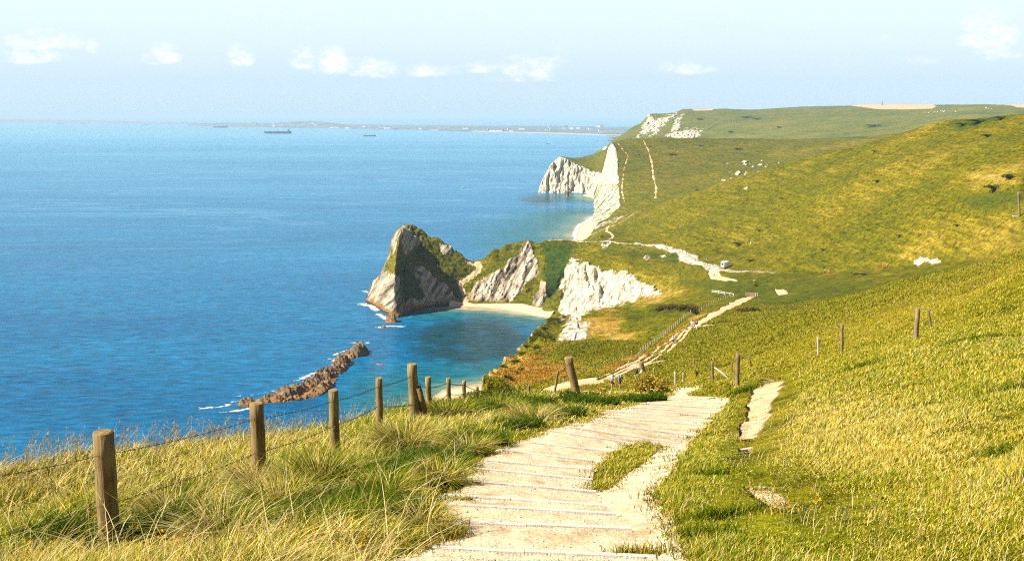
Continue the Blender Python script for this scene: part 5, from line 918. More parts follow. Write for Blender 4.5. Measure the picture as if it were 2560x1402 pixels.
def skeleton(st=0.0, arm=.5, bend=0.0, sit=False):
    """a standing, walking or seated figure looking along +Y; metres"""
    by = lambda z: bend * max(0, z - .95); N = {}; E = []
    for k, z, r, y in (('pelvis', .95, (.155, .11), 0), ('waist', 1.10, (.135, .10), .005), ('chest', 1.32, (.165, .115), .01), ('neck', 1.49, .055, .0), ('skull', 1.60, (.075, .088), .025), ('crown', 1.71, (.070, .085), .02)): N[k] = ((0, y + by(z), z - by(z) * .25), r)
    E += [('pelvis', 'waist'), ('waist', 'chest'), ('chest', 'neck'), ('neck', 'skull'), ('skull', 'crown')]
    N['nose'] = ((0, .125 + by(1.6), 1.615 - by(1.6) * .25), .014); E.append(('skull', 'nose')); 
    for s, c in ((-1, 'l'), (1, 'r')):
        N['ear' + c] = ((s * .085, .015 + by(1.6), 1.62 - by(1.6) * .25), .016); E.append(('skull', 'ear' + c))
        sw = st * s * (-1); yb = by(1.42); zb = -by(1.42) * .25
        N['sh' + c] = ((s * .19, yb, 1.415 + zb), .058); N['el' + c] = ((s * .235, yb - .03 + sw * .16, 1.135 + zb), .042); N['wr' + c] = ((s * .225, yb + .06 * arm * 2 + sw * .30, .90 + zb + .05 * arm), .028)
        wx, wy, wz = N['wr' + c][0]; N['pa' + c] = ((wx, wy + .025, wz - .075), (.018, .038)); E += [('chest', 'sh' + c), ('sh' + c, 'el' + c), ('el' + c, 'wr' + c), ('wr' + c, 'pa' + c)]
        for q, (dy, ln) in enumerate(((.032, .070), (.011, .080), (-.011, .075), (-.032, .058))):
            N[f'f{q}{c}'] = ((wx - s * .004, wy + .03 + dy, wz - .135), .0085); N[f'g{q}{c}'] = ((wx - s * .018, wy + .034 + dy, wz - .135 - ln * .6), .0075); E += [('pa' + c, f'f{q}{c}'), (f'f{q}{c}', f'g{q}{c}')]
        N['t' + c] = ((wx - s * .02, wy + .07, wz - .085), .010); N['u' + c] = ((wx - s * .026, wy + .085, wz - .125), .0085); E += [('pa' + c, 't' + c), ('t' + c, 'u' + c)]
        lg = st * s
        if sit: N['hp' + c] = ((s * .10, .06, .93), .10); N['kn' + c] = ((s * .14, .50, 1.02), .065); N['an' + c] = ((s * .12, .92, .92), .045); N['to' + c] = ((s * .12, 1.0, 1.02), .035)
        else: N['hp' + c] = ((s * .10, .0, .88), .098); N['kn' + c] = ((s * .105, .035 + lg * .20, .50), .062); N['an' + c] = ((s * .105, -.03 + lg * .36, .085 + .06 * max(0, -lg)), .042); N['to' + c] = ((s * .12, .13 + lg * .36, .035 + .02 * max(0, -lg)), .036)
        E += [('pelvis', 'hp' + c), ('hp' + c, 'kn' + c), ('kn' + c, 'an' + c), ('an' + c, 'to' + c)]
    return N, E
POSES = {'walk': skeleton(1.0, .5, .05), 'stroll': skeleton(-.7, .6, .10), 'stand': skeleton(.12, .3, 0), 'stoop': skeleton(.5, 1.2, .35), 'sit': skeleton(0, 1.6, .1, True)}
BODY = {}; WEAR = {}
def sub(pose, keys, grow, name, mat, root, cut=None):
    N, E = POSES[pose]; n = {}
    for k in keys: p, r = N[k]; n[k] = (p, tuple(x + grow for x in r) if isinstance(r, tuple) else r + grow)
    for (a, b_), (new, t) in (cut or {}).items():
        p = Vector(N[a][0]).lerp(Vector(N[b_][0]), t); ra, rb = (x[0] if isinstance(x, tuple) else x for x in (N[a][1], N[b_][1])); n[new] = (tuple(p), ra + (rb - ra) * t + grow)
    e = [x for x in E if x[0] in n and x[1] in n] + [(a, new) for (a, b_), (new, t) in (cut or {}).items()]
    return skin_mesh(name, n, e, root, mat)
def hair_mesh(pose, mat):
    N, _ = POSES[pose]; c = Vector(N['crown'][0]); s0 = Vector(N['skull'][0]); b = MB(); n = 12; V = []; ks = 7
    for i in range(ks):
        t = i / (ks - 1) * 1.75
        for a in range(n):
            th = 2 * math.pi * a / n; fr_ = max(0, math.sin(th)); tt = t * (1 - .38 * fr_); V.append(c + Vector((.088 * math.sin(tt) * math.cos(th), .104 * math.sin(tt) * math.sin(th) - .006, .085 * math.cos(tt) - .005)))
    b.add(V, [(i * n + a, (i + 1) * n + a, (i + 1) * n + (a + 1) % n, i * n + (a + 1) % n) for i in range(ks - 1) for a in range(n)]); return b.mesh('hair', mat, True)
for pz in POSES:
    BODY[pz] = skin_mesh('person', *POSES[pz], 'pelvis', SKIN)
    WEAR[pz] = dict(shirt=sub(pz, ['pelvis', 'waist', 'chest', 'shl', 'shr'], .022, 'shirt', SKIN, 'pelvis', {('shl', 'ell'): ('cl', .8), ('shr', 'elr'): ('cr', .8)}), shorts=sub(pz, ['pelvis', 'hpl', 'hpr'], .022, 'shorts', SKIN, 'pelvis', {('hpl', 'knl'): ('ul', .85), ('hpr', 'knr'): ('ur', .85)}), trousers=sub(pz, ['pelvis', 'hpl', 'hpr', 'knl', 'knr'], .024, 'trousers', SKIN, 'pelvis', {('knl', 'anl'): ('ul', .93), ('knr', 'anr'): ('ur', .93)}), shoe=None)
_recol = {}
def recol(me, mat):
    k = (me.name, mat.name)
    if k not in _recol: m2 = me.copy(); m2.materials.clear(); m2.materials.append(mat); _recol[k] = m2
    return _recol[k]
def person(loc, label, pose='walk', shirt='white', legs='shorts', legc='navy', hair='dark', rot=0.0, size=1.0, group=None, bag=None):
    o = link('person', BODY[pose], None, label, 'person', group, None, loc); o.rotation_euler = (0, 0, rot); o.scale = (size,) * 3
    link('shirt', recol(WEAR[pose]['shirt'], CLOTH[shirt]), o); link(legs, recol(WEAR[pose][legs], CLOTH[legc]), o); link('hair', recol(hair_mesh(pose, SKIN), HAIRS[hair]), o); return o
def walker(px, py, label, y0, y1, hpx=None, lift=0, **kw):
    h0 = T1.hit(px, py, y0, y1); kw.setdefault('size', 1.0 if hpx is None else hpx / F * h0.y / 1.76); h0.z += lift; return person(h0, label, **kw), h0
PI = math.pi
walker(1532, 973, 'man in a loose white shirt and dark shorts walking up towards the bush', 85, 110, 46, pose='stoop', shirt='white', legs='shorts', legc='brown', rot=PI - .2)
walker(1549, 972, 'walker in a blue jacket and maroon shorts looking down beside the man in white', 85, 110, 42, pose='stoop', shirt='blue', legs='shorts', legc='maroon', hair='fair', rot=PI + .5)
walker(1587, 972, 'dark haired walker in brown half hidden behind the yellow flowered bush', 80, 112, 41, pose='stroll', shirt='brown', legs='trousers', legc='brown', rot=PI)
_, wv = walker(1600, 950, 'walker in white bending down behind the short thick post', 88, 140, 32, pose='stoop', shirt='white', legs='trousers', legc='maroon', rot=-PI / 2)
b = MB(); b.tube([(0, 0, .05), (0, .02, .25), (0, 0, .52), (0, -.02, .6)], [.15, .18, .17, .08], 10); link('rucksack', b.mesh('rucksack', CLOTH['navy'], True), None, 'dark rucksack by the walker behind the thick post', 'bag', None, None, T1.hit(1591, 935, 88, 140))
walker(1683, 864, 'man in a white shirt and dark shorts alone on the track, seen from behind', 140, 200, 29, pose='walk', shirt='white', legs='shorts', legc='navy', rot=.35)
walker(1729.5, 824, 'person in a long white top, left of the trio on the track', 170, 240, 26, pose='walk', shirt='white', legs='shorts', legc='grey', rot=PI - .2); walker(1735.5, 824, 'person in a pink top in the middle of the trio on the track', 170, 240, 24, pose='stroll', shirt='pink', legs='shorts', legc='stone', rot=PI); walker(1741, 824, 'dark haired person in white trousers, right of the trio on the track', 170, 240, 24, pose='walk', shirt='black', legs='trousers', legc='white', rot=PI + .2)
for (x, y, sh, lc, lab) in ((1782.5, 669, 'black', 'grey', 'tiny walker in black on the pale track left of the trailer'), (1786.8, 669, 'white', 'stone', 'tiny walker in white on the pale track left of the trailer'), (1762, 656, 'navy', 'navy', 'tiny figure in navy, left of a pair at the junction above the trailer'), (1766, 656, 'white', 'black', 'tiny figure in white and black, right of a pair at the junction above the trailer'), (1802, 669, 'red', 'stone', 'tiny customer in red at the serving hatch'),
    (1785.5, 692, 'white', 'navy', 'tiny walker in white and navy on the bare ruts below the trailer'), (1885, 709, 'white', 'black', 'walker in white and black beside the small round bush'), (1876.5, 613, 'white', 'stone', 'lone tiny figure in white on the open hillside'), (1678.5, 668, 'white', 'blue', 'tiny figure in white and blue on the mown flat'), (1727.5, 668, 'navy', 'black', 'tiny dark figure on the mown flat near the track'),
    (1711, 650, 'navy', 'white', 'tiny figure in navy at the foot of the pale steps'), (1715.5, 638, 'grey', 'navy', 'tiny grey figure at the top of the pale steps'), (1721.5, 635, 'black', 'brown', 'tiny figure in black right of the grey one on the pale steps'), (1713, 643, 'white', 'grey', 'tiny figure in white halfway up the pale steps'), (1737.5, 654, 'brown', 'black', 'tiny figure in brown where the loop path rejoins'), (1799.5, 643, 'brown', 'brown', 'tiny brown figure on the grass above the trailer'),
    (1660, 616, 'black', 'stone', 'tiny dark figure midway along the cliff top path'), (1597, 612, 'red', 'stone', 'tiny figure in red on the cliff top path'), (1382, 598, 'navy', 'black', 'tiny figure leftmost on the cliff top path'), (1391, 597, 'grey', 'black', 'tiny grey figure near the left end of the cliff top path'), (1487, 604, 'black', 'navy', 'tiny figure in black on the cliff top path above the green gully'), (2061, 684, 'white', 'black', 'tiny seated looking walker in white, left of a pair on the valley path'), (2070, 684, 'red', 'stone', 'tiny walker in red, right of a pair on the valley path'),
    (2207, 671, 'red', 'red', 'tiny figure in all red on the valley path'), (2219, 670, 'white', 'navy', 'tiny figure in white and navy right of the one in red'), (1183, 652, 'black', 'navy', 'tiny figure standing on the saddle of the headland'), (1194, 652, 'brown', 'black', 'tiny figure at the top of the steps down to the cove'), (1174, 678, 'maroon', 'navy', 'tiny figure partway down the steps to the cove')):
    walker(x, y, lab.replace('seated looking ', ''), 380 if x > 1500 else 600, 720, None, pose=random.choice(('walk', 'stroll', 'stand')), shirt=sh, legs=random.choice(('shorts', 'trousers')), legc=lc, rot=random.uniform(0, 6.28), size=1.15)
c = Vector(KR); c.z = KR.z - .78; person(c, 'paddler in dark clothes sitting in the red kayak', 'sit', 'black', 'shorts', 'black', 'dark', rad(68)); c = Vector(KY); c.z = KY.z - .78; person(c, 'paddler in dark clothes sitting in the yellow kayak', 'sit', 'navy', 'shorts', 'black', 'dark', rad(98))

# ------------------------------------------------------------------ leafy bushes
def leaf_material(name, stops, trans=.3):
    m, nt = newmat(name); t = ATTR(nt, 'tint').outputs['Color']; d = nd(nt, 'ShaderNodeBsdfDiffuse', {0: t}).outputs[0]; tr = nd(nt, 'ShaderNodeBsdfTranslucent', {0: t}).outputs[0]
    finish(nt, nd(nt, 'ShaderNodeMixShader', {0: trans, 1: d, 2: tr}).outputs[0]); return m
LEAF = leaf_material('foliage', None); BLADE = leaf_material('grass_blades', None, .25)
def pick(cols_, n, w=None):
    c = np.asarray(cols_, float); k = RNG.choice(len(c), n, p=w); return c[k] * RNG.uniform(.75, 1.2, (n, 1))
def bush_mesh(name, R, n, leaf, cols_, w=None, lumps=6, mat=None, flat=1.0, upright=0.0):
    """leaf quads on and inside a cluster of uneven lobes"""
    R = np.asarray(R, float); cs = [np.array([0, 0, R[2] * .35])] + [np.array([RNG.uniform(-.65, .65) * R[0], RNG.uniform(-.65, .65) * R[1], RNG.uniform(.2, .62) * R[2]]) for _ in range(lumps)]; rs = [.75] + [RNG.uniform(.3, .55) for _ in range(lumps)]
    k = RNG.integers(0, len(cs), n); d = RNG.normal(size=(n, 3)); d /= np.linalg.norm(d, axis=1)[:, None]; d[:, 2] = np.abs(d[:, 2]) * .95 + .05 * d[:, 2]
    c = np.array(cs)[k] + d * R * np.array(rs)[k][:, None] * (RNG.uniform(.55, 1.06, (n, 1))); c[:, 2] = np.maximum(c[:, 2], .02)
    nr = d + RNG.normal(size=(n, 3)) * .7; nr /= np.linalg.norm(nr, axis=1)[:, None]; u = np.cross(nr, RNG.normal(size=(n, 3))); u[:, 2] += upright; u /= np.linalg.norm(u, axis=1)[:, None]; v = np.cross(nr, u); s_ = leaf * RNG.uniform(.6, 1.3, (n, 1))
    V = np.stack([c - u * s_, c + v * s_ * .42, c + u * s_, c - v * s_ * .42], 1).reshape(-1, 3); col = np.repeat(pick(cols_, n, w), 4, 0)
    return mesh_np(name, V, np.arange(n * 4).reshape(n, 4), mat or LEAF, {'tint': col}, smooth=False)
GORSE = [(.020, .040, .006), (.045, .075, .009), (.075, .095, .012), (.11, .10, .02)]; BRACKEN = [(.16, .085, .018), (.24, .135, .03), (.11, .09, .016), (.07, .08, .012)]; SPRING = [(.06, .11, .01), (.12, .15, .012), (.16, .16, .02)]
def stems(name, R, n): 
    b = MB()
    for k in range(n): a = random.uniform(0, 6.28); q = random.uniform(.2, .7); e = Vector((math.cos(a) * R[0] * q, math.sin(a) * R[1] * q, R[2] * random.uniform(.5, .9))); b.tube([(0, 0, -.1), e * .5 + Vector((0, 0, .1 * R[2])), e], [.03 * R[2], .02 * R[2], .008 * R[2]], 5)
    return b.mesh(name, simple('twig', (.08, .05, .03), .9), True)
proto_b = [(bush_mesh('foliage', (1, 1, .9), 1500, .085, GORSE), stems('stem', (1, 1, .9), 6)), (bush_mesh('foliage', (1, 1, .8), 1500, .085, BRACKEN), stems('stem', (1, 1, .8), 6)), (bush_mesh('foliage', (1, 1, .9), 1500, .085, SPRING), stems('stem', (1, 1, .9), 6))]
def bush(T, px, py, wpx, hpx, kind, label, y0, y1, group=None, depth=1.0):
    h0 = T.hit(px, py, y0, y1); w = wpx / F * h0.y * .5; h = hpx / F * h0.y; t = thing('bush', label, 'bush', h0 - Vector((0, 0, h * .12)), group, random.uniform(-.4, .4)); t.scale = (w / 1.05, w * depth / 1.05, h)
    for nme, me in zip(('foliage', 'stem'), proto_b[kind]): link(nme, me, t)
bush(T1, 1860, 779, 62, 16, 1, 'wide brown and green bush right of the track', 250, 400, depth=.5); bush(T1, 1890, 778, 30, 13, 0, 'dark bush at the right end of the brown one', 250, 400, depth=.6); bush(T1, 1891, 716, 12, 8, 0, 'small round bush beside a walker in white', 330, 500)
for k, (x, y, w, h, kd) in enumerate(((1650, 776, 34, 10, 1), (1676, 774, 36, 12, 1), (1704, 776, 36, 13, 1), (1728, 779, 32, 14, 1), (1741, 788, 18, 12, 0))): bush(T1, x, y, w * 1.15, h * 1.6, kd, ('low brown bush at the left tip of the thicket above the fence', 'rounded brown bush second in the thicket above the fence', 'tall brown bush in the middle of the thicket above the fence', 'brown bush near the gully end of the thicket', 'dark green bush in the gully mouth')[k], 250, 380, 'brown thicket above the track fence' if k < 4 else None, .6)
for k, (x, y, w, h, lab) in enumerate(((1850, 612, 36, 9, 'dark flat bush left of a figure in white on the hillside'), (1900, 577, 22, 5, 'thin dark bush on the hillside well above the trailer'), (1880, 652, 34, 5, 'low dark bush on the slope right above the trailer'), (2160, 708, 22, 8, 'dark bush in the valley floor'), (2140, 686, 30, 6, 'low bush beside the valley path'), (2195, 455, 24, 7, 'dark bush high on the big hillside'), (2188, 380, 20, 5, 'dark bush close under the ridge of the big hillside'), (2470, 342, 36, 9, 'dark bush near the top right of the big hillside'), (2450, 305, 70, 9, 'long dark gorse bush along the ridge top'), (2410, 313, 40, 7, 'gorse bush at the lower end of the ridge clump'), (2505, 298, 40, 8, 'gorse bush at the upper end of the ridge clump'), (2485, 505, 52, 16, 'big dark gorse patch on the right hillside'), (2520, 492, 40, 18, 'dark gorse bush left of a tall post'), (1745, 440, 12, 4, 'tiny dark bush on the lower hillside'), (1955, 497, 14, 4, 'tiny dark bush in the middle of the big hillside'), (2250, 590, 22, 5, 'thin bush on the lower right hillside'), (2060, 625, 20, 5, 'small bush low on the big hillside'), (2390, 622, 22, 6, 'small bush above the bare chalk scar'))): bush(T1, x, y, w, h, 0, lab, 380, 900, None, .7)
for k, (x, y, w, h, lab) in enumerate(((1847, 374, 24, 5, 'dark bush right on the smooth middle hill'), (1626, 368, 7, 3, 'tiny dark bush left by the worn line on the middle hill'), (1683, 388, 28, 5, 'scattered dark bush in the centre of the middle hill'), (1598, 388, 6, 3, 'tiny dark bush near the white face'), (1754, 366, 18, 3, 'faint bush near the top of the middle hill'), (1870, 295, 36, 5, 'dark gorse row left on the far down'), (1895, 299, 24, 4, 'dark gorse at the right end of the far row'), (2190, 316, 60, 6, 'long dark bush on the far right down'), (1750, 300, 18, 6, 'bush above the far chalk pits'), (1948, 320, 16, 5, 'slanting bush on the far down'), (1828, 332, 16, 6, 'bush low on the far down'))): bush(T3, x, y, w, h, 0, lab, 1080, 3400, None, .6)
for k, (x, y, w, h) in enumerate(((1262, 920, 24, 11), (1285, 905, 24, 12), (1302, 885, 22, 11), (1318, 868, 22, 10), (1332, 850, 20, 9), (1345, 832, 20, 9), (1362, 822, 22, 9), (1380, 812, 20, 8), (1372, 800, 16, 7), (1395, 800, 18, 7), (1405, 830, 16, 7), (1340, 868, 20, 8), (1270, 945, 26, 11), (1300, 925, 24, 10))): bush(T1, x, y, w, h, 2 if k % 3 else 0, 'small rounded green bush on the steep bank above the cove', 115, 560, 'bushes on the cove bank', .8)
# big bush with yellow flowers, and its neighbours, beside the steps
rb = T1.hit(1618, 990, 45, 80); bw = 1.9
FLW = simple('ragwort_yellow', (.62, .38, .015), .8)
def big_bush(loc, R, n, label, cols_, flowers, leaf=.06, w=None):
    t = thing('bush', label, 'bush', loc); link('foliage', bush_mesh('foliage', R, n, leaf, cols_, w, 8, upright=.6), t); link('stem', stems('stem', R, 9), t)
    if flowers:
        V = []; m_ = flowers; d = RNG.normal(size=(m_, 3)); d /= np.linalg.norm(d, axis=1)[:, None]; d[:, 2] = np.abs(d[:, 2]); c = d * np.asarray(R) * RNG.uniform(.8, 1.08, (m_, 1)) * (.9, .9, .95); s_ = .045 * RNG.uniform(.6, 1.4, (m_, 1)); e = np.zeros((m_, 3)); e[:, 0] = 1; f_ = np.zeros((m_, 3)); f_[:, 2] = .55; f_[:, 1] = .8
        V = np.stack([c - e * s_, c - f_ * s_, c + e * s_, c + f_ * s_], 1).reshape(-1, 3); link('flowers', mesh_np('flowers', V, np.arange(m_ * 4).reshape(-1, 4), FLW, smooth=False), t)
    return t
SEEDY = [(.20, .20, .02), (.34, .28, .04), (.46, .34, .08), (.12, .15, .014), (.36, .19, .03)]
big_bush(rb + Vector((.15, 0, -.1)), (1.35, 1.2, 1.45), 5200, 'tall bush with yellow flowers at the left edge of the lower steps', SEEDY, 260, .065)
b2 = T1.hit(1560, 1004, 42, 75); big_bush(b2 + Vector((0, 0, -.1)), (1.3, 1.0, .52), 3000, 'low straw and green bush left of the yellow flowered one', SEEDY, 60, .06)
b3 = T1.hit(1502, 984, 50, 80); big_bush(b3 + Vector((0, 0, -.1)), (.42, .4, .62), 1100, 'small clump with yellow flowers in front of the walkers', SEEDY, 120, .05)
b4 = T1.hit(1440, 1004, 40, 70); big_bush(b4 + Vector((0, 0, -.1)), (1.4, .9, .62), 2600, 'dark green bush round the foot of the tilted fence post', [(.03, .06, .008), (.06, .10, .01), (.10, .13, .014)], 0, .055)
b5 = T1.hit(1255, 1012, 38, 70); big_bush(b5 + Vector((0, 0, -.1)), (2.0, 1.0, .75), 3600, 'dark green bush swallowing the end of the near fence', [(.03, .06, .008), (.07, .10, .01), (.13, .15, .02)], 0, .055)

# ------------------------------------------------------------------ grass
GREEN = np.array([(.10, .155, .008), (.15, .19, .009), (.21, .23, .012), (.07, .12, .006)]); GOLD = np.array([(.34, .275, .022), (.45, .335, .045), (.54, .41, .10), (.28, .245, .018)]); STRAW = np.array([(.52, .42, .17), (.60, .50, .25), (.44, .33, .11)]); RUST = np.array([(.26, .13, .025), (.33, .19, .04)])
def blades(name, base, h, w, lean, ldir, col, label, segs=2, head=None):
    """curved tapering blades; base (n,3), height, width, lean amount, lean bearing, colour"""
    n = len(base); yaw = RNG.uniform(0, 2 * PI, n); s_ = np.stack([np.cos(yaw), np.sin(yaw), np.zeros(n)], 1); d = np.stack([np.cos(ldir), np.sin(ldir), np.zeros(n)], 1); pts = []
    for k in range(segs + 1):
        t = k / segs; c = base + d * (lean * h * t ** 2)[:, None]; c[:, 2] += h * (t - .38 * lean * t * t); ww = w * (1 - t) ** .7
        if k < segs: pts += [c - s_ * ww[:, None], c + s_ * ww[:, None]]
        else: pts.append(c)
    V = np.stack(pts, 1); m_ = V.shape[1]; o = (np.arange(n) * m_)[:, None]; q = np.concatenate([o + np.array([[2 * k, 2 * k + 1, 2 * k + 3, 2 * k + 2]]) for k in range(segs - 1)]); tr = o + np.array([[2 * segs - 2, 2 * segs - 1, 2 * segs]])
    return link(name, mesh_np(name, V.reshape(-1, 3), [q, tr], BLADE, {'tint': np.repeat(col, m_, 0)}), label=label, kind='stuff')
def scatter(n, y0, y1, amin, amax, pw=1.3):
    u = RNG.random(n); e = 1 - pw; Y_ = (y0 ** e + u * (y1 ** e - y0 ** e)) ** (1 / e); a_ = RNG.uniform(amin, amax, n); X_ = a_ * Y_; Z_ = T1.height(X_, Y_); x_, y_ = proj(X_, Y_, Z_); return X_, Y_, Z_, x_, y_
LEFT_SPLIT = np.array(PATH_L)
def left_of_path(x, y): o = np.argsort(LEFT_SPLIT[:, 1]); return x < np.interp(y, LEFT_SPLIT[o, 1], LEFT_SPLIT[o, 0], left=1690, right=980)
def right_edge(x, y): q = np.array(PATH_R); o = np.argsort(q[:, 1]); return x - np.interp(y, q[o, 1], q[o, 0])
def clear(x, y, n_):
    ok = np.ones(x.shape, bool)
    for p_ in [SIDE, SIDE2, SIDE3] + BARE[3:]: ok &= poly_sd(x, y, p_) + n_ * 9 < 5
    inp = poly_sd(x, y, PATH_POLY + [(1000, 1420)]) + n_ * 9; ok &= (inp < 2) | (poly_sd(x, y, ISLAND) + n_ * 8 > 3); return ok
def mixcol(n, g, wts):
    """wts (n,4): green, gold, straw, rust"""
    w = np.cumsum(wts / wts.sum(1, keepdims=True), 1); r = RNG.random((n, 1)); k = (r > w).sum(1); out = np.empty((n, 3))
    for i, tab in enumerate((GREEN, GOLD, STRAW, RUST)): m_ = k == i; out[m_] = tab[RNG.integers(0, len(tab), m_.sum())]
    return out * RNG.uniform(.8, 1.2, (n, 1))
# rough tall grass left of the path
X_, Y_, Z_, x_, y_ = scatter(350000, 4.2, 75, -.80, .30, 1.25); cl_ = fbm(X_ / .9, Y_ / .9, None, 3); pa = fbm(X_ / 3.2 + 5, Y_ / 3.2, None, 2); fine_ = fbm(X_ / .3, Y_ / .3, None, 2)
ok = left_of_path(x_, y_) & clear(x_, y_, fine_) & (Z_ > EYE + prof1(Y_) - 9); X_, Y_, Z_, x_, y_, cl_, pa, fine_ = (v[ok] for v in (X_, Y_, Z_, x_, y_, cl_, pa, fine_)); n = len(X_)
q = np.array(PATH_L); o_ = np.argsort(q[:, 1]); edge = np.interp(y_, q[o_, 1], q[o_, 0], left=1690, right=980) - x_; edge_m = edge / F * Y_
h = (.12 + .17 * sstep(edge_m, 0, 1.0)) * (1 + .65 * cl_) * RNG.uniform(.6, 1.25, n); h = np.clip(h, .05, .75)
for (bs, tp_, h_, r_) in tops[1:5]: h = h * (1 - .62 * np.clip(1.25 - np.hypot(X_ - bs.x, (Y_ - bs.y + .35) * .8) / .75, 0, 1))
greenz = sstep(pa + .5 * cl_, -.05, .45) * sstep(Y_, 4, 8); wts = np.stack([.44 + .9 * greenz, .58 + 0 * pa, .40 * (1 - .85 * greenz), .05 + .06 * (pa < -.3)], 1)
blades('grass', np.stack([X_, Y_, Z_ - .02], 1), h, .0028 + .00042 * Y_ + .0012 * RNG.random(n), RNG.uniform(.25, 1.15, n), RNG.normal(.35, 1.5, n), mixcol(n, None, wts) * RNG.uniform(.7, 1.6, (n, 1)), 'rough tangled grass along the near fence', 3)
# dead arching stalks over it
k_ = RNG.choice(n, 2600, replace=False); k_ = k_[(Y_[k_] < 30)]; m_ = len(k_); blades('grass', np.stack([X_[k_], Y_[k_], Z_[k_]], 1), RNG.uniform(.4, .85, m_), .0026 + .0004 * Y_[k_], RNG.uniform(.5, 1.5, m_), RNG.normal(.3, 1.2, m_), STRAW[RNG.integers(0, 3, m_)] * RNG.uniform(.7, 1.1, (m_, 1)), 'bleached dead stalks arching over the rough grass', 5)
# meadow on the right and verge
X_, Y_, Z_, x_, y_ = scatter(640000, 4.0, 120, -.05, .86, 1.30); cl_ = fbm(X_ / 1.1, Y_ / 1.1, None, 3); pa = fbm(X_ / 5 + 2, Y_ / 5, None, 3); fine_ = fbm(X_ / .3, Y_ / .3, None, 2)
ln_ = np.clip(1 - np.abs(x_ - np.interp(y_, [1100, 1240, 1330, 1400], [1850, 1930, 2050, 2150])) / 60, 0, 1) * (y_ > 1090); ok = ~left_of_path(x_, y_) & (RNG.random(len(x_)) > .55 * ln_ * (cl_ > -.1)) & clear(x_, y_, fine_) & (Z_ > EYE + prof1(Y_) - 6); X_, Y_, Z_, x_, y_, cl_, pa, fine_ = (v[ok] for v in (X_, Y_, Z_, x_, y_, cl_, pa, fine_)); n = len(X_)
re_ = right_edge(x_, y_) / F * Y_; onisl = poly_sd(x_, y_, ISLAND) > 1; side_d = -np.maximum.reduce([poly_sd(x_, y_, p_) for p_ in (SIDE, SIDE2, SIDE3)]) / F * Y_
verge = sstep(re_, 0, .15) * (1 - sstep(re_, .8, 1.6)) * (Y_ < 40); worn = 1 - sstep(side_d, .1, 1.0)
lane = np.clip(1 - np.abs(x_ - np.interp(y_, [1100, 1240, 1330, 1400], [1850, 1930, 2050, 2150])) / 120, 0, 1) * (y_ > 1090)
h = (.075 + .0012 * Y_ + .085 * verge) * (1 - np.maximum(.86 * worn, .55 * lane)) * (1 + .5 * cl_) * RNG.uniform(.6, 1.3, n); h = np.where(onisl, .075 * RNG.uniform(.6, 1.4, n), h); h = np.clip(h, .03, .4)
pale = np.clip(1.3 - np.hypot((x_ - 2150) / 340, (y_ - 1085) / 90), 0, 1) * 1.6 + .45 * np.clip(1 - np.hypot((x_ - 2450) / 200, (y_ - 1230) / 130), 0, 1)
wts = np.stack([.56 - .28 * pale + .5 * verge + .5 * sstep(cl_ + pa, .1, .7) + .25 * lane, .56 + .35 * pale + 0 * h, .22 + .7 * pale + .25 * sstep(pa, .15, .6), .02 + 0 * h], 1); wts = np.clip(wts, .01, 5); wts[onisl] = (.6, .6, .25, .02)
mc = mixcol(n, None, wts); fl_ = sstep(Y_, 20, 90)[:, None] * .5; mc = mc * (1 - fl_) + fl_ * np.array([(.27, .225, .009)]); mc[:, 2] *= .75
blades('grass', np.stack([X_, Y_, Z_ - .015], 1), h, .0026 + .00042 * Y_, RNG.uniform(.2, .9, n), RNG.normal(.3, .9, n), mc, 'short meadow grass on the right hand slope', 2)
# deeper green tufts, flower stalks and dry bents in the meadow
B = []; HH = []; CC = []
for (a, d, r_, hh, dn) in ((2440, 850, .8, .26, 420), (2520, 1130, .35, .15, 420), (2160, 915, .7, .24, 380), (2560, 970, .5, .2, 380), (1862, 978, .5, .3, 420), (1790, 1290, .3, .16, 420), (1745, 1340, .25, .15, 380), (1765, 1190, .3, .16, 360)):
    c = T1.hit(a, d, 4, 120); xx = c.x + RNG.normal(0, r_ * .7, dn); yy = c.y + RNG.normal(0, r_ * .35, dn); zz1 = T1.height(xx, yy); x1, y1 = proj(xx, yy, zz1); k_ = clear(x1, y1, 0 * x1) & (right_edge(x1, y1) > 6); B.append(np.stack([xx, yy, zz1 - .01], 1)[k_]); HH.append((hh * RNG.uniform(.5, 1.25, dn))[k_]); CC.append((GREEN[RNG.integers(0, 4, dn)] * RNG.uniform(.55, 1.0, (dn, 1)))[k_])
B = np.concatenate(B); HH = np.concatenate(HH); CC = np.concatenate(CC); n = len(B); blades('grass', B, HH, .003 + .00040 * B[:, 1], RNG.uniform(.3, 1.0, n), RNG.uniform(0, 6.28, n), CC, 'deeper green tufts in the meadow', 3)
X_, Y_, Z_, x_, y_ = scatter(4500, 5, 70, -.02, .62, 1.3); k_ = np.where(~left_of_path(x_, y_) & (right_edge(x_, y_) > 15) & clear(x_, y_, 0 * x_) & (fbm(X_ / 2, Y_ / 2, None, 2) > .05))[0]; n = len(k_); blades('grass', np.stack([X_[k_], Y_[k_], Z_[k_]], 1), RNG.uniform(.10, .24, n), .0016 + .00025 * Y_[k_], RNG.uniform(.1, .7, n), RNG.normal(.3, 1.2, n), STRAW[RNG.integers(0, 3, n)] * RNG.uniform(.7, 1.2, (n, 1)), 'dry bents standing in the meadow', 3)
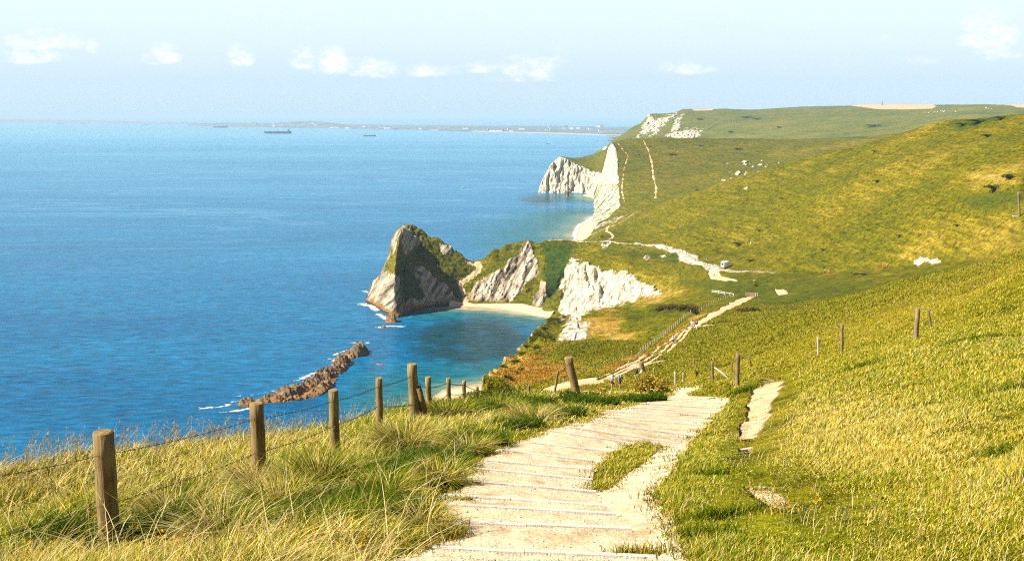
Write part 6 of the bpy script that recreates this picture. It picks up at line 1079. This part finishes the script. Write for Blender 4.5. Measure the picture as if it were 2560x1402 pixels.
X_, Y_, Z_, x_, y_ = scatter(5000, 7, 70, -.6, .62, 1.3); k_ = np.where(clear(x_, y_, 0 * x_) & (fbm(X_ / 4 + 9, Y_ / 4, None, 2) > .38))[0][:260]; n = len(k_); kk = np.repeat(k_, 5); c_ = np.stack([X_[kk], Y_[kk], Z_[kk] + .22], 1) + RNG.normal(0, .03, (len(kk), 3)); blades('grass', c_, np.full(len(kk), .03) + .0004 * Y_[kk], .008 + .0004 * Y_[kk], RNG.uniform(.3, 1, len(kk)), RNG.uniform(0, 6.28, len(kk)), np.tile((.55, .30, .02), (len(kk), 1)), 'small yellow flower heads in the grass', 2)
# tufts on the path
tuft = [(1600, 1372, 7.9, .24, 1.0, .18), (1568, 1362, 8.0, .10, .4, .12), (1378, 1366, 8.0, .07, .3, .05), (1150, 1246, 11.2, .18, .5, .09), (1160, 1200, 12.4, .2, .5, .1), (1716, 1031, 33, .35, .5, .12), (1640, 1110, 20.0, .2, .6, .1), (1045, 1300, 9.3, .3, 1.4, .22), (1080, 1330, 8.7, .3, 1.6, .24), (1010, 1368, 8.1, .35, 1.4, .22)]
B = []; HH = []
for (a, d, Yt, r_, dn, hh) in tuft:
    m_ = int(260 * dn); c = P(a, d, Yt); xx = c.x + RNG.normal(0, r_ * .5, m_); yy = c.y + RNG.normal(0, r_ * .35, m_); B.append(np.stack([xx, yy, T1.height(xx, yy) - .01], 1)); HH.append(hh * RNG.uniform(.4, 1.2, m_))
B = np.concatenate(B); HH = np.concatenate(HH); n = len(B); blades('grass', B, HH, .003 + .0004 * B[:, 1], RNG.uniform(.2, .9, n), RNG.uniform(0, 6.28, n), mixcol(n, None, np.tile((.45, .5, .1, .15), (n, 1))), 'small grass tufts pushing through the chalk path', 2)
# ragged turf creeping over the edges of the path, the turf island and the side trail
B = []; HH = []; CC = []
def fray(line, step, out, hh):
    q_ = crom(line, int(sum(math.hypot(b_[0] - a_[0], b_[1] - a_[1]) for a_, b_ in zip(line[:-1], line[1:])) / step) + 2)
    for (x0, y0) in q_:
        if y0 > 1398 or y0 < 1000: continue
        c = T1.hit(x0 + random.gauss(out, 9), y0 + random.gauss(0, 3), 3, 80); dn = random.randint(14, 60); r_ = .03 + .003 * c.y; xx = c.x + RNG.normal(0, r_ * 1.6, dn); yy = c.y + RNG.normal(0, r_ * 1.6, dn); B.append(np.stack([xx, yy, T1.height(xx, yy) - .01], 1)); HH.append(hh * random.uniform(.5, 1.4) * RNG.uniform(.5, 1.2, dn)); g_ = random.random(); CC.append(mixcol(dn, None, np.tile((.4 + .5 * g_, .5, .2 * (1 - g_), .12), (dn, 1))) * random.uniform(.55, 1.05))
fray(PATH_L, 9, 2, .11); fray(PATH_R, 8, -1, .10); fray(ISLAND + ISLAND[:1], 7, 0, .06); fray(SIDE + SIDE[:1], 10, 0, .06); fray(SIDE3 + SIDE3[:1], 8, 0, .06)
B = np.concatenate(B); HH = np.concatenate(HH); CC = np.concatenate(CC); n = len(B); blades('grass', B, HH, .0028 + .00042 * B[:, 1], RNG.uniform(.3, 1.2, n), RNG.uniform(0, 6.28, n), CC, 'ragged turf creeping over the path edges', 2)
# seed heads standing against the sea
m_ = 900; X_, Y_, Z_, x_, y_ = scatter(m_ * 12, 9, 40, -.62, -.06, 1.02); cre = np.interp(x_, [0, 220, 600, 850, 1000, 1200], [15.5, 18.5, 24, 31, 39, 62]); k_ = np.where((np.abs(Y_ - cre) < 2.2 + cre * .05) & (left_of_path(x_, y_)))[0][:m_]; n = len(k_)
b0 = np.stack([X_[k_], Y_[k_], Z_[k_]], 1); hs = RNG.uniform(.35, .85, n); ld = RNG.normal(.4, .6, n); le = RNG.uniform(.1, .5, n); blades('grass', b0, hs, .0024 + .00025 * b0[:, 1], le, ld, STRAW[RNG.integers(0, 3, n)] * .7, 'thin seed stalks standing against the sea', 3)
tip = b0 + np.stack([np.cos(ld) * le * hs, np.sin(ld) * le * hs, hs * (1 - .38 * le)], 1); kk = np.repeat(np.arange(n), 10); t0 = tip[kk] + np.stack([RNG.normal(0, .014, len(kk)), RNG.normal(0, .014, len(kk)), RNG.uniform(-.14, 0, len(kk))], 1)
blades('grass', t0, RNG.uniform(.03, .06, len(kk)), np.full(len(kk), .0035) + .0002 * t0[:, 1], RNG.uniform(.2, .8, len(kk)), RNG.uniform(0, 6.28, len(kk)), STRAW[RNG.integers(0, 3, len(kk))] * .75, 'feathery seed heads on thin stalks', 2)
# big drooping tussocks beside the path
B = []; HH = []; CC = []; LD = []
for (a, d, Yt, r_, hh, dn, gr) in ((800, 1235, 12.0, .55, .62, 1500, .6), (700, 1300, 10.2, .5, .5, 1200, .5), (1010, 1125, 18.0, .7, .7, 1500, .45), (960, 1260, 10.8, .5, .42, 1300, .95), (900, 1320, 9.4, .4, .36, 1000, .9), (560, 1380, 8.6, .45, .5, 1100, .35), (1100, 1200, 12.6, .55, .42, 1100, .5), (1170, 1130, 17.2, .6, .45, 900, .5), (1330, 1060, 27, 1.0, .6, 900, .3), (1120, 1030, 33, 1.6, .75, 1600, .85), (1240, 1030, 36, 1.8, .7, 1500, .9), (1060, 1300, 9.0, .35, .34, 700, .25), (430, 1300, 10.4, .5, .45, 900, .3), (640, 1225, 13, .5, .45, 700, .2)):
    c = P(a, d, Yt); th = RNG.uniform(0, 6.28, dn); q_ = r_ * .45 * np.sqrt(RNG.random(dn)); xx = c.x + q_ * np.cos(th); yy = c.y + q_ * np.sin(th); B.append(np.stack([xx, yy, T1.height(xx, yy) - .02], 1)); HH.append(hh * RNG.uniform(.6, 1.35, dn)); LD.append(th + RNG.normal(0, .6, dn)); CC.append(mixcol(dn, None, np.tile((gr, .35, .55 * (1 - gr) + .05, .06), (dn, 1))))
B = np.concatenate(B); HH = np.concatenate(HH); LD = np.concatenate(LD); CC = np.concatenate(CC); n = len(B); blades('grass', B, HH, .003 + .00042 * B[:, 1], RNG.uniform(.35, 1.35, n), LD, CC, 'big drooping grass tussocks beside the path', 4)
# dark green clumps among the straw
B = []; HH = []; CC = []; LD = []; DKG = np.array([(.035, .070, .005), (.055, .095, .007), (.075, .115, .008), (.025, .050, .004)])
for (a, d, Yt, r_, hh, dn) in ((330, 1350, 9.2, .5, .30, 900), (500, 1335, 9.5, .6, .34, 1100), (760, 1345, 9.2, .7, .34, 1500), (850, 1290, 10.0, .6, .36, 1300), (640, 1365, 8.8, .6, .30, 1100), (905, 1215, 12.0, .6, .40, 1200), (1005, 1300, 9.4, .45, .30, 1000), (980, 1190, 13.2, .6, .4, 1000), (1085, 1160, 15.0, .7, .4, 1000), (1190, 1100, 19, .8, .36, 900), (1290, 1065, 24, .9, .36, 800), (1390, 1040, 30, 1.2, .4, 900), (1160, 1020, 35, 1.6, .6, 1400), (1300, 1015, 40, 1.8, .6, 1300), (420, 1250, 11.5, .5, .3, 700), (120, 1330, 10, .5, .3, 800), (1600, 1008, 46, 1.6, .45, 900), (1480, 1020, 42, 1.5, .5, 1000)):
    dn = int(dn * 1.5); c = P(a, d, Yt); th = RNG.uniform(0, 6.28, dn); q_ = r_ * .8 * np.sqrt(RNG.random(dn)); xx = c.x + q_ * np.cos(th); yy = c.y + q_ * np.sin(th); B.append(np.stack([xx, yy, T1.height(xx, yy) - .02], 1)); HH.append(hh * 1.15 * RNG.uniform(.6, 1.3, dn)); LD.append(RNG.uniform(0, 6.28, dn)); CC.append(DKG[RNG.integers(0, 4, dn)] * RNG.uniform(.8, 1.4, (dn, 1)))
B = np.concatenate(B); HH = np.concatenate(HH); LD = np.concatenate(LD); CC = np.concatenate(CC); n = len(B); blades('grass', B, HH, .004 + .00045 * B[:, 1], RNG.uniform(.3, 1.2, n), LD, CC, 'dark green clumps among the straw grass', 3)
# coarse tussocks further off, on the field and hillsides
X_, Y_, Z_, x_, y_ = scatter(330000, 95, 330, -.04, .62, 1.25)
cl_ = fbm(X_ / 5, Y_ / 5, None, 3); dr = T1.sample(T1.dry, X_, Y_); br = T1.sample(T1.bare, X_, Y_); dk = T1.sample(T1.dark, X_, Y_); ok = (x_ > 1210) & (br < .25) & (Z_ > 2) & (RNG.random(len(x_)) < 1 - sstep(Y_, 110, 330)); X_, Y_, Z_, cl_, dr, dk, x_, y_ = (v[ok] for v in (X_, Y_, Z_, cl_, dr, dk, x_, y_)); n = len(X_)
wts = np.stack([.75 + .4 * sstep(cl_, 0, .6) + .6 * dk - .3 * dr, .55 + .6 * dr, .04 + .22 * dr * sstep(-cl_, -.1, .5), .03 + .25 * dr * sstep(cl_, .1, .6)], 1); wts = np.clip(wts, .01, 9); col = mixcol(n, None, wts); tg = np.array([(.155, .140, .005)]) + sstep(dr, .55, .9)[:, None] * np.array([(.15, -.045, .014)]); col = (.45 * col + .55 * tg) * (1 - .5 * dk[:, None])
blades('grass', np.stack([X_, Y_, Z_ - .05], 1), RNG.uniform(.12, .36, n) * (1 + .5 * cl_) * (1 + Y_ / 700), .03 + .0005 * Y_ , RNG.uniform(.2, 1.0, n), RNG.normal(.3, 1.2, n), col, 'tussocky grass on the fields and hillside', 2)
# ------------------------------------------------------------------ loose chalk stones on the path
def stones(n, y0, y1):
    X_, Y_, Z_, x_, y_ = scatter(n * 4, y0, y1, -.16, .30, 1.4); inside = poly_sd(x_, y_, PATH_POLY + [(1000, 1420)]); k_ = np.where((inside > 3) & (poly_sd(x_, y_, ISLAND) < 0) & (RNG.random(len(x_)) < .25 + .75 * (np.abs(inside) < 22)))[0][:n]
    ico = np.array([(1, 0, 0), (-1, 0, 0), (0, 1, 0), (0, -1, 0), (0, 0, 1), (0, 0, -1)], float); tri = np.array([(0, 2, 4), (2, 1, 4), (1, 3, 4), (3, 0, 4), (2, 0, 5), (1, 2, 5), (3, 1, 5), (0, 3, 5)]); m_ = len(k_)
    s_ = (.004 + .011 * RNG.random((m_, 1, 1)) ** 3) * (1 + Y_[k_][:, None, None] / 25); V = ico[None] * s_ * RNG.uniform(.6, 1.3, (m_, 6, 1)) * np.array([1, 1, .7]); a_ = RNG.uniform(0, 6.28, m_); ca, sa_ = np.cos(a_)[:, None], np.sin(a_)[:, None]; V = np.stack([V[..., 0] * ca - V[..., 1] * sa_, V[..., 0] * sa_ + V[..., 1] * ca, V[..., 2]], -1) + np.stack([X_[k_], Y_[k_], Z_[k_] + .004], 1)[:, None]
    Fc = (np.arange(m_) * 6)[:, None, None] + tri[None]; tint = np.repeat(pick([(.62, .55, .42), (.42, .36, .28), (.72, .68, .58), (.28, .22, .15)], m_), 6, 0); me = mesh_np('gravel', V.reshape(-1, 3), Fc.reshape(-1, 3), leaf_material('gravel_stone', None, 0.0), {'tint': tint}, smooth=False); link('gravel', me, label='loose chalk stones scattered on the path', kind='stuff')
stones(5000, 4.5, 60)
